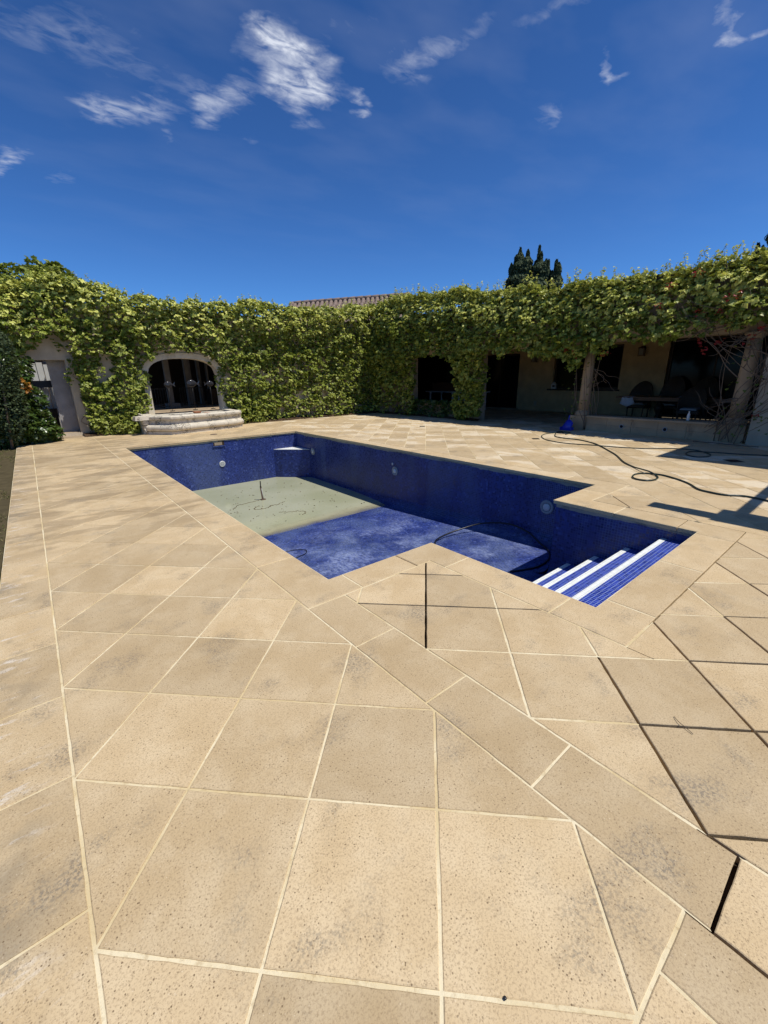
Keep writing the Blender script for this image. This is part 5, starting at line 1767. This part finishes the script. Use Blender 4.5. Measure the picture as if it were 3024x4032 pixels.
def tree(name, base, lab, cat, lobes, n, size, mat, seed, group=None, H=3, k=4, young_lit=0.3, droop=0.6):
    t = empty(name, base, lab, cat, group)
    tr_ = MB(base)
    bx, by, bz = base
    tr_.tube([(bx, by, bz - 0.02), (bx + 0.08, by, H * 0.4), (bx + 0.05, by + 0.05, H * 0.75)], 0.13, 9, taper=0.07)
    for l in lobes:
        tr_.tube([(bx + 0.05, by + 0.03, H * random.uniform(0.45, 0.72)), ((bx + l[0]) / 2, (by + l[1]) / 2, (H * 0.7 + l[2]) / 2 + 0.1), (l[0], l[1], l[2])], 0.05, 6, taper=0.015)
    tr_.build('trunk', M['bark'], t)
    blob_leaves(t, base, lobes, n, size, mat, seed, k=k, young_lit=young_lit, droop=droop, name='crown')
    return t
tree('broadleaf_tree', (0.6, 16.6, 0), 'green tree whose crown rises above the left end of the creeper', 'tree',
     [(-0.3, 16.4, 4.15, 0.9, 0.7, 0.45), (0.8, 16.2, 4.4, 0.9, 0.6, 0.42), (1.5, 16.2, 4.45, 0.75, 0.6, 0.42), (2.1, 16.4, 4.1, 0.6, 0.5, 0.4), (0.2, 16.6, 3.9, 1.4, 0.9, 0.6), (-1.3, 16.6, 4.0, 0.9, 0.7, 0.5), (1.1, 16.2, 4.78, 0.22, 0.25, 0.28), (1.62, 16.2, 4.8, 0.26, 0.25, 0.22), (0.1, 16.2, 4.62, 0.25, 0.25, 0.25)], 5200, 0.12, 'leaf', 301, H=4.2, k=4, young_lit=0.25)


def cypress(base, lab, spires, seed, n, group='dark cypresses beyond the roof'):
    """spires: (dy, ztop, radius) slender clumps that make one tree"""
    t = empty('cypress_tree', base, lab, 'tree', group)
    bx, by, bz = base
    MB(base).tube([(bx, by, -0.05), (bx, by, spires[0][1] * 0.8)], 0.14, 8, taper=0.03).build('trunk', M['bark'], t)
    r = np.random.default_rng(seed)
    P, D, N, S_, T = [], [], [], [], []
    for dy, zt, rad, zlow in spires:
        m_ = int(n * (zt - zlow) * rad)
        for _ in range(m_):
            t_ = r.random() ** 0.75
            z = zlow + (zt - zlow) * t_
            rr = 1.75 * rad * (1 - t_ ** 3.2) ** 0.7 * (0.75 + 0.35 * math.sin(z * 9 + dy * 20)) + 0.015
            a = r.uniform(0, 6.283)
            q = 0.6 + 0.45 * r.random()
            # small upright tufts
            P.append((bx + rr * q * math.cos(a), by + dy + rr * q * math.sin(a), z)); N.append((math.cos(a), math.sin(a), 0.4)); D.append((0.35 * math.cos(a), 0.35 * math.sin(a), 1.0)); S_.append(r.uniform(0.10, 0.24)); T.append(0.5 + 0.5 * math.sin(z * 7 + a * 3 + dy * 9))
    P, N, D = np.array(P), np.array(N) + r.normal(0, 0.3, (len(P), 3)), np.array(D) + r.normal(0, 0.18, (len(P), 3))
    leaf_mesh('crown', P, N, D, np.array(S_), M['cypress'], t, np.clip(np.array(T) * 0.7 + r.random(len(P)) * 0.4, 0, 1), r.random(len(P)) * 0.5, org=base, width=0.26)
    return t
cypress((22.2, 13.75, 0), 'leftmost and broadest dark cypress above the creeper', [(0.62, 7.35, 0.16, 4.2), (0.12, 8.0, 0.22, 4.5), (-0.02, 7.6, 0.45, 4.0), (-0.36, 7.82, 0.22, 5.2), (-0.25, 7.3, 0.4, 4.2), (0.42, 7.2, 0.26, 4), (0.35, 7.7, 0.14, 6.0), (0.55, 6.6, 0.25, 4), (-0.55, 7.1, 0.25, 4.5)], 401, 5200)
cypress((22.2, 12.5, 0), 'middle cypress with a single thin leader sticking up', [(0.10, 7.55, 0.20, 4.5), (0.22, 7.92, 0.045, 7.2), (0.12, 7.45, 0.30, 4.2), (0.38, 7.2, 0.12, 5.5), (-0.22, 7.15, 0.20, 4.5), (-0.1, 6.9, 0.35, 4.0), (-0.36, 7.12, 0.10, 5.5), (0.3, 6.7, 0.25, 4)], 402, 5200)
cypress((22.3, 11.7, 0), 'small narrow cypress at the right of the cypress group', [(0.05, 7.05, 0.14, 4.2), (-0.10, 6.9, 0.16, 4.2), (0.25, 6.6, 0.10, 4.5), (-0.18, 6.4, 0.18, 4.0)], 403, 5200)
cypress((22.2, 3.55, 0), 'cypress tips just visible at the right picture edge', [(0.10, 6.02, 0.08, 4.0), (-0.05, 5.9, 0.07, 4.0), (0.0, 5.6, 0.2, 3.5)], 404, 6000, None)
cypress((22.3, 3.1, 0), 'tall dark cypress cut off by the right picture edge', [(0.1, 7.2, 0.2, 3.5), (-0.2, 7.8, 0.35, 3.5)], 405, 4500, None)

# planting strip of bare soil at the foot of the walls
ps = MB()
vs = []; fs = []
xs_ = np.linspace(5.9, 12.9, 60)
for x in xs_:
    yf = 14.33 + 0.08 * math.sin(x * 3) + 0.05 * math.sin(x * 7.7)
    for j, y in enumerate((yf, yf + 0.1, 14.74)):
        vs.append((x, y, (0.004, 0.05, 0.07)[j] + 0.012 * math.sin(x * 13 + j * 2)))
for i in range(len(xs_) - 1):
    for j in range(2): fs.append((i * 3 + j, i * 3 + 3 + j, i * 3 + 4 + j, i * 3 + 1 + j))
ps.add(vs, fs, True)
vs = []; fs = []
xs2 = np.linspace(1.25, 2.72, 16)
for x in xs2:
    for j, y in enumerate((14.22 + 0.05 * math.sin(x * 5), 14.4, 14.74)): vs.append((x, y, (0.004, 0.05, 0.07)[j]))
for i in range(len(xs2) - 1):
    for j in range(2): fs.append((i * 3 + j, i * 3 + 3 + j, i * 3 + 4 + j, i * 3 + 1 + j))
ps.add(vs, fs, True)
ys_ = np.linspace(8.5, 14.2, 40)
vs = []; fs = []
for y in ys_:
    for j, x in enumerate((12.47 + 0.04 * math.sin(y * 4), 12.55, 12.74)): vs.append((x, y, (0.004, 0.05, 0.06)[j]))
for i in range(len(ys_) - 1):
    for j in range(2): fs.append((i * 3 + j, i * 3 + 1 + j, i * 3 + 4 + j, i * 3 + 3 + j))
ps.add(vs, fs, True)
tag(ps.build('planting_soil', M['soil'], fix=False), 'strip of brown soil and litter along the foot of the walls', kind='structure')
gp = MB()
for a in ((-0.32, 12.45, 14.2, 14.75), (-3, -0.30, 14.2, 14.75)):
    gp.add([(a[0], a[2], -0.004), (a[1], a[2], -0.004), (a[1], a[3], -0.004), (a[0], a[3], -0.004)], [(0, 1, 2, 3)])
tag(gp.build('path_edge', M['colstone'], fix=False), 'plain stone strip between paving and wall', kind='structure')

# dead leaves and litter at the wall foot and in the pool
def litter(name, pts, size, lab, seed, mat='deadleaf', zc=0.008):
    r = np.random.default_rng(seed)
    n = len(pts)
    P = np.array(pts, float)
    N = np.array([0, 0, 1.0])[None] + r.normal(0, 0.3, (n, 3)); D = r.normal(0, 1, (n, 3)); D[:, 2] = 0
    o = leaf_mesh(name, P + np.array([0, 0, zc]), N, D, size * r.uniform(0.5, 1.3, n), M[mat], None, r.random(n), r.random(n), width=0.3, fold=0.15)
    tag(o, lab, kind='stuff')
r = np.random.default_rng(77)
litter('leaf_litter', [(r.uniform(5.9, 12.4), 14.15 + abs(r.normal(0, 0.12)), 0.03) for _ in range(900)] + [(r.uniform(1.3, 2.9), 14.1 + abs(r.normal(0, 0.12)), 0.03) for _ in range(160)] + [(12.4 - abs(r.normal(0, .06)), r.uniform(8.4, 14), 0.02) for _ in range(160)], 0.05, 'dry fallen leaves along the foot of the creeper', 1)
DB = [(4.81, 9.65), (5.30, 9.50), (6.02, 9.08), (5.77, 8.26), (5.84, 7.85), (5.46, 7.39), (4.89, 7.68), (4.25, 7.55), (4.15, 7.31), (4.69, 7.02), (3.34, 8.08), (3.27, 7.80), (3.26, 8.17), (3.60, 7.56), (3.29, 6.78), (4.48, 6.07), (4.18, 9.30), (4.50, 7.30), (5.2, 8.3)]
pts_ = []
for a, b_ in DB:
    for q in range(r.integers(1, 4)): pts_.append((a + r.normal(0, 0.04), b_ + r.normal(0, 0.05), WZ))
pts_ += [(r.uniform(3.0, 6.2), r.uniform(6.7, 10.4), WZ) for _ in range(90)]
litter('pool_debris', pts_[:], 0.045, 'dead leaves and bits floating on the murky pool water', 2, zc=0.003)
tw = MB()
for line in ([(3.38, 8.4), (3.56, 8.65), (3.77, 8.68), (4.2, 8.72)], [(3.95, 8.25), (3.83, 8.2), (3.77, 8.01), (4.06, 7.98), (4.19, 8.08), (4.34, 8.07), (4.6, 8.2)], [(4.1, 7.45), (4.32, 7.31), (4.5, 7.2), (4.55, 7.06), (4.42, 6.95)]):
    tw.tube([p + Vector((random.gauss(0, 0.012), random.gauss(0, 0.02), 0)) for p in smooth_path([(a, b_, WZ + 0.001) for a, b_ in line], 9)], 0.0065, 5)
tag(tw.build('scum_line', M['deadleaf']), 'dark stringy scum lines on the murky pool water', kind='stuff')

# metal strip standing in the water
mp = empty('metal_strip', (4.25, 8.72, WZ), 'bent grey metal strip standing upright in the murky water', 'strip')
q = MB((4.25, 8.72, WZ))
q.obox((4.235, 8.70, WZ + 0.17), (0.022, 0, 0), (0, 0.004, 0), (-0.012, 0, 0.19))
q.build('strip_lower', M['rust'], mp)
q = MB((4.25, 8.72, WZ)); q.obox((4.222, 8.69, WZ + 0.42), (0.012, 0, 0), (0, 0.005, 0), (0.004, 0, 0.075)); q.build('strip_tip', M['iron'], mp)
q = MB((4.25, 8.72, WZ)); q.tube([(4.27, 8.70, WZ), (4.24, 8.69, WZ + 0.3)], 0.006, 6); q.build('side_wire', M['white_plastic'], mp)
q = MB((4.25, 8.72, WZ)); q.obox((4.26, 8.71, WZ + 0.008), (0.06, 0, 0), (0, 0.04, 0), (0, 0, 0.01)); q.build('foot', M['rust'], mp)

# ------------------------------------------------------------------ hoses
HA = [(6.6, -1.2), (6.95, -0.6), (7.15, -0.13), (7.04, 0.10), (7.06, 0.27), (7.13, 0.42), (7.41, 0.62), (7.59, 0.82), (7.72, 1.03), (7.73, 1.13), (7.71, 1.22), (7.65, 1.32), (7.47, 1.37), (7.25, 1.32), (7.15, 1.22), (7.16, 1.10), (7.28, 1.03), (7.47, 1.04), (7.63, 1.12), (7.74, 1.25), (7.84, 1.40), (8.07, 1.62), (8.38, 1.90), (9.01, 2.30), (9.45, 2.64), (9.98, 3.08), (10.27, 3.39), (10.50, 3.81), (10.52, 4.15), (10.64, 4.49), (11.2, 4.80), (11.62, 4.95), (11.62, 4.60), (11.2, 4.52)]
def rope(pts, r, z, name, mat, lab, cross=()):
    p = []
    for i, (x, y) in enumerate(pts): p.append((x, y, z + (0.022 if i in cross else 0)))
    o_ = Vector((pts[0][0], pts[0][1], 0))
    b = MB(o_); b.tube(smooth_path(p, 6), r, 8)
    o = b.build(name, M[mat], loc=o_); tag(o, lab, 'hose'); return o
rope(HA, 0.0125, 0.014, 'garden_hose', 'hose', 'dark garden hose with a loop across the sunlit paving', cross=(19, 20))
HB = [(11.1, 0.0), (10.98, 0.31), (10.80, 0.66), (10.70, 1.01), (10.61, 1.25), (10.50, 1.43), (10.25, 1.45), (9.98, 1.36), (9.88, 1.18), (10.05, 1.05), (10.30, 1.06), (10.50, 1.18), (10.58, 1.42), (10.45, 1.80), (10.20, 2.27), (10.02, 2.68), (9.93, 3.15), (9.80, 3.53), (9.78, 3.90), (10.00, 4.41), (10.50, 4.81), (10.94, 4.95), (11.32, 4.89), (11.55, 4.76), (11.75, 4.95)]
rope(HB, 0.0105, 0.012, 'garden_hose', 'hose', 'thinner dark hose trailing into the shade past the square drain', cross=(12, 13))
PH = [(5.05, 3.45, -1.20), (5.22, 3.58, -1.19), (5.5, 3.62, -1.17), (5.86, 3.56, -1.13), (6.22, 3.35, -1.05), (6.38, 2.9, -0.98), (6.36, 2.5, -1.02), (6.25, 2.2, -1.10), (6.14, 1.98, -1.135), (5.85, 1.80, -1.13), (5.49, 1.75, -1.125), (5.25, 1.82, -1.128), (5.03, 1.93, -1.13)]
b = MB((5.5, 3.5, -1.2)); b.tube(smooth_path(PH, 6), 0.015, 8)
o = b.build('pool_hose', M['blackhose'], loc=(5.5, 3.5, -1.2)); tag(o, 'black hose curved over the pool floor against the right wall', 'hose')
b = MB((3.1, 5.0, -1.3)); b.tube(smooth_path([(3.0, 5.12, -1.293), (3.18, 5.1, -1.29), (3.36, 4.97, -1.284), (3.30, 4.80, -1.275), (3.05, 4.72, -1.27)], 6), 0.006, 6)
o = b.build('black_wire', M['blackhose'], loc=(3.1, 5.0, -1.3)); tag(o, 'thin black wire curled on the mosaic floor near the water', 'wire')

# blue dustpan
dp = empty('dustpan', (12.1, 5.0, 0), 'bright blue plastic dustpan leaning against the column pedestal', 'dustpan')
DO = (12.1, 5.0, 0)
b = MB(DO)
vs = []; fs = []
for i in range(9):
    t = i / 8
    y = 4.86 + 0.30 * t
    h = 0.30 * (math.sin(math.pi * (0.16 + 0.72 * t))) ** 0.6
    vs += [(12.08, y, 0.004), (12.26, y * 0.9 + 5.0 * 0.1, h), (12.275, y * 0.9 + 5.0 * 0.1, h), (12.10, y, 0.0)]
for i in range(8):
    for q in range(4): fs.append((i * 4 + q, i * 4 + (q + 1) % 4, i * 4 + 4 + (q + 1) % 4, i * 4 + 4 + q))
fs += [(0, 1, 2, 3), (35, 34, 33, 32)]
b.add(vs, fs, True); b.build('pan', M['blue'], dp)
MB(DO).tube([(12.26, 5.02, 0.27), (12.29, 5.02, 0.42)], 0.015, 8).build('handle', M['blue'], dp)
MB(DO).box(12.09, 12.27, 4.845, 4.858, 0.004, 0.09).box(12.09, 12.27, 5.162, 5.175, 0.004, 0.09).build('side_lip', M['blue'], dp)

# ------------------------------------------------------------------ drain covers and lids
def drain(x, y, s, lab, rz=math.radians(45), split=False):
    d = empty('drain_cover', (x, y, 0), lab, 'drain', 'square drains in the paving', rz=rz)
    f = MB()
    f.box(-s, s, -s, -s + 0.012, 0.0005, 0.006).box(-s, s, s - 0.012, s, 0.0005, 0.006).box(-s, -s + 0.012, -s + 0.012, s - 0.012, 0.0005, 0.006).box(s - 0.012, s, -s + 0.012, s - 0.012, 0.0005, 0.006)
    f.build('drain_frame', M['iron'], d)
    MB().box(-s + 0.012, s - 0.012, -s + 0.012, s - 0.012, 0.0022, 0.0030).build('drain_well', M['black'], d)
    for j in range(5):
        yb = -s + 0.012 + (2 * s - 0.024) * (j + 0.5) / 5
        MB().box(-s + 0.012, s - 0.012, yb - 0.005, yb + 0.005, 0.0032, 0.0055).build('bar', M['iron'], d)
drain(9.99, 8.80, 0.085, 'small dark drain in the far paving before the shaded hedge bay')
drain(9.99, 4.67, 0.085, 'dark square drain in sunlit paving left of the hose end')
drain(9.95, 0.62, 0.115, 'dark square drain in the building shadow beside the hose loop')
o = MB((4.26, 11.9, 0)).lathe([(0.10, 0.0), (0.10, 0.008), (0.09, 0.011), (0.001, 0.011)], (4.26, 11.9, 0), 24).build('skimmer_lid', M['rust'], loc=(4.26, 11.9, 0))
tag(o, 'small round dark lid in the coping before the basin', 'lid')
ob = MB((12.1, 1.35, 0)); ob.tube([(12.12, 1.85, 0.006), (12.10, 1.4, 0.012), (12.06, 1.0, 0.008), (12.10, 0.65, 0.006)], 0.014, 6)
tag(ob.build('fallen_stem', M['bark'], loc=(12.1, 1.35, 0)), 'fallen dark stem lying along the foot of the pale wall', 'stem')
tw = MB((2.22, -0.82, 0)); 
tw.tube(smooth_path([(2.250, -0.776, 0.005), (2.222, -0.805, 0.010), (2.212, -0.835, 0.008), (2.199, -0.868, 0.004)], 4), 0.0016, 5)
tag(tw.build('twig', M['bark'], loc=(2.22, -0.82, 0)), 'thin brown twig lying across an open joint of the near paving', 'twig')
ch = MB((0.828, -0.822, 0)); ch.lathe([(0.001, 0), (0.004, 0.001), (0.005, 0.002), (0.003, 0.004), (0.001, 0.004)], (0.828, -0.822, 0), 7)
tag(ch.build('stone_chip', M['iron'], loc=(0.828, -0.822, 0)), 'tiny dark stone chip on the pale joint in the foreground', 'stone')

# ------------------------------------------------------------------ thin lawn
r = np.random.default_rng(99)
n = 9000
P = np.stack([r.uniform(-1.6, -0.33, n), 0.5 + 13.3 * r.random(n) ** 1.2, np.zeros(n)], 1)
keep = vnoise(P[:, 0] * 3, P[:, 1], 9, 1.4, 3) > 0.42
P = P[keep]; n = len(P)
D = np.stack([r.normal(0, 0.6, n), r.normal(0, 0.6, n), np.ones(n)], 1); sz = r.uniform(0.02, 0.06, n)
o = leaf_mesh('grass', P + np.array([0, 0, -0.02]), r.normal(0, 1, (n, 3)), D, sz, M['grass'], None, r.random(n), r.random(n) ** 1.5, width=0.10)
tag(o, 'sparse dry grass beside the paving at the left', kind='stuff')

# ------------------------------------------------------------------ timber shade frame outside the picture (its shadow falls on the deck)
pg = empty('timber_pergola', (7.5, -2.5, 0), 'timber shade frame with wide beams beside the pool deck', 'pergola')
PO = (7.5, -2.5, 0)
HB_ = 3.0
sxo, syo = 0.235 * HB_, -0.40 * HB_
MB(PO).box(5.82 + sxo, 6.07 + sxo, -0.05 + syo, 0.60 + syo, HB_ - 0.03, HB_ + 0.03).build('beam_end', M['frame'], pg)
MB(PO).box(5.76 + sxo, 6.33 + sxo, -6.5, -0.052 + syo, HB_ - 0.03, HB_ + 0.03).build('roof_board', M['frame'], pg)
MB(PO).box(6.331 + sxo, 11.5, -0.28 + syo, -0.17 + syo, HB_ - 0.03, HB_ + 0.03).build('cross_beam', M['frame'], pg)
for x, y in ((6.8, -6.3), (11.4, -6.3), (11.4, -1.45)):
    MB(PO).box(x - 0.06, x + 0.06, y - 0.06, y + 0.06, -0.09, HB_ - 0.032).build('post', M['frame'], pg)
MB(PO).box(6.9, 11.5, -6.4, -6.28, HB_ - 0.03, HB_ + 0.03).build('cross_beam', M['frame'], pg)

SC.render.engine = 'CYCLES'
SC.cycles.max_bounces = 8
SC.cycles.diffuse_bounces = 4
SC.cycles.transparent_max_bounces = 12
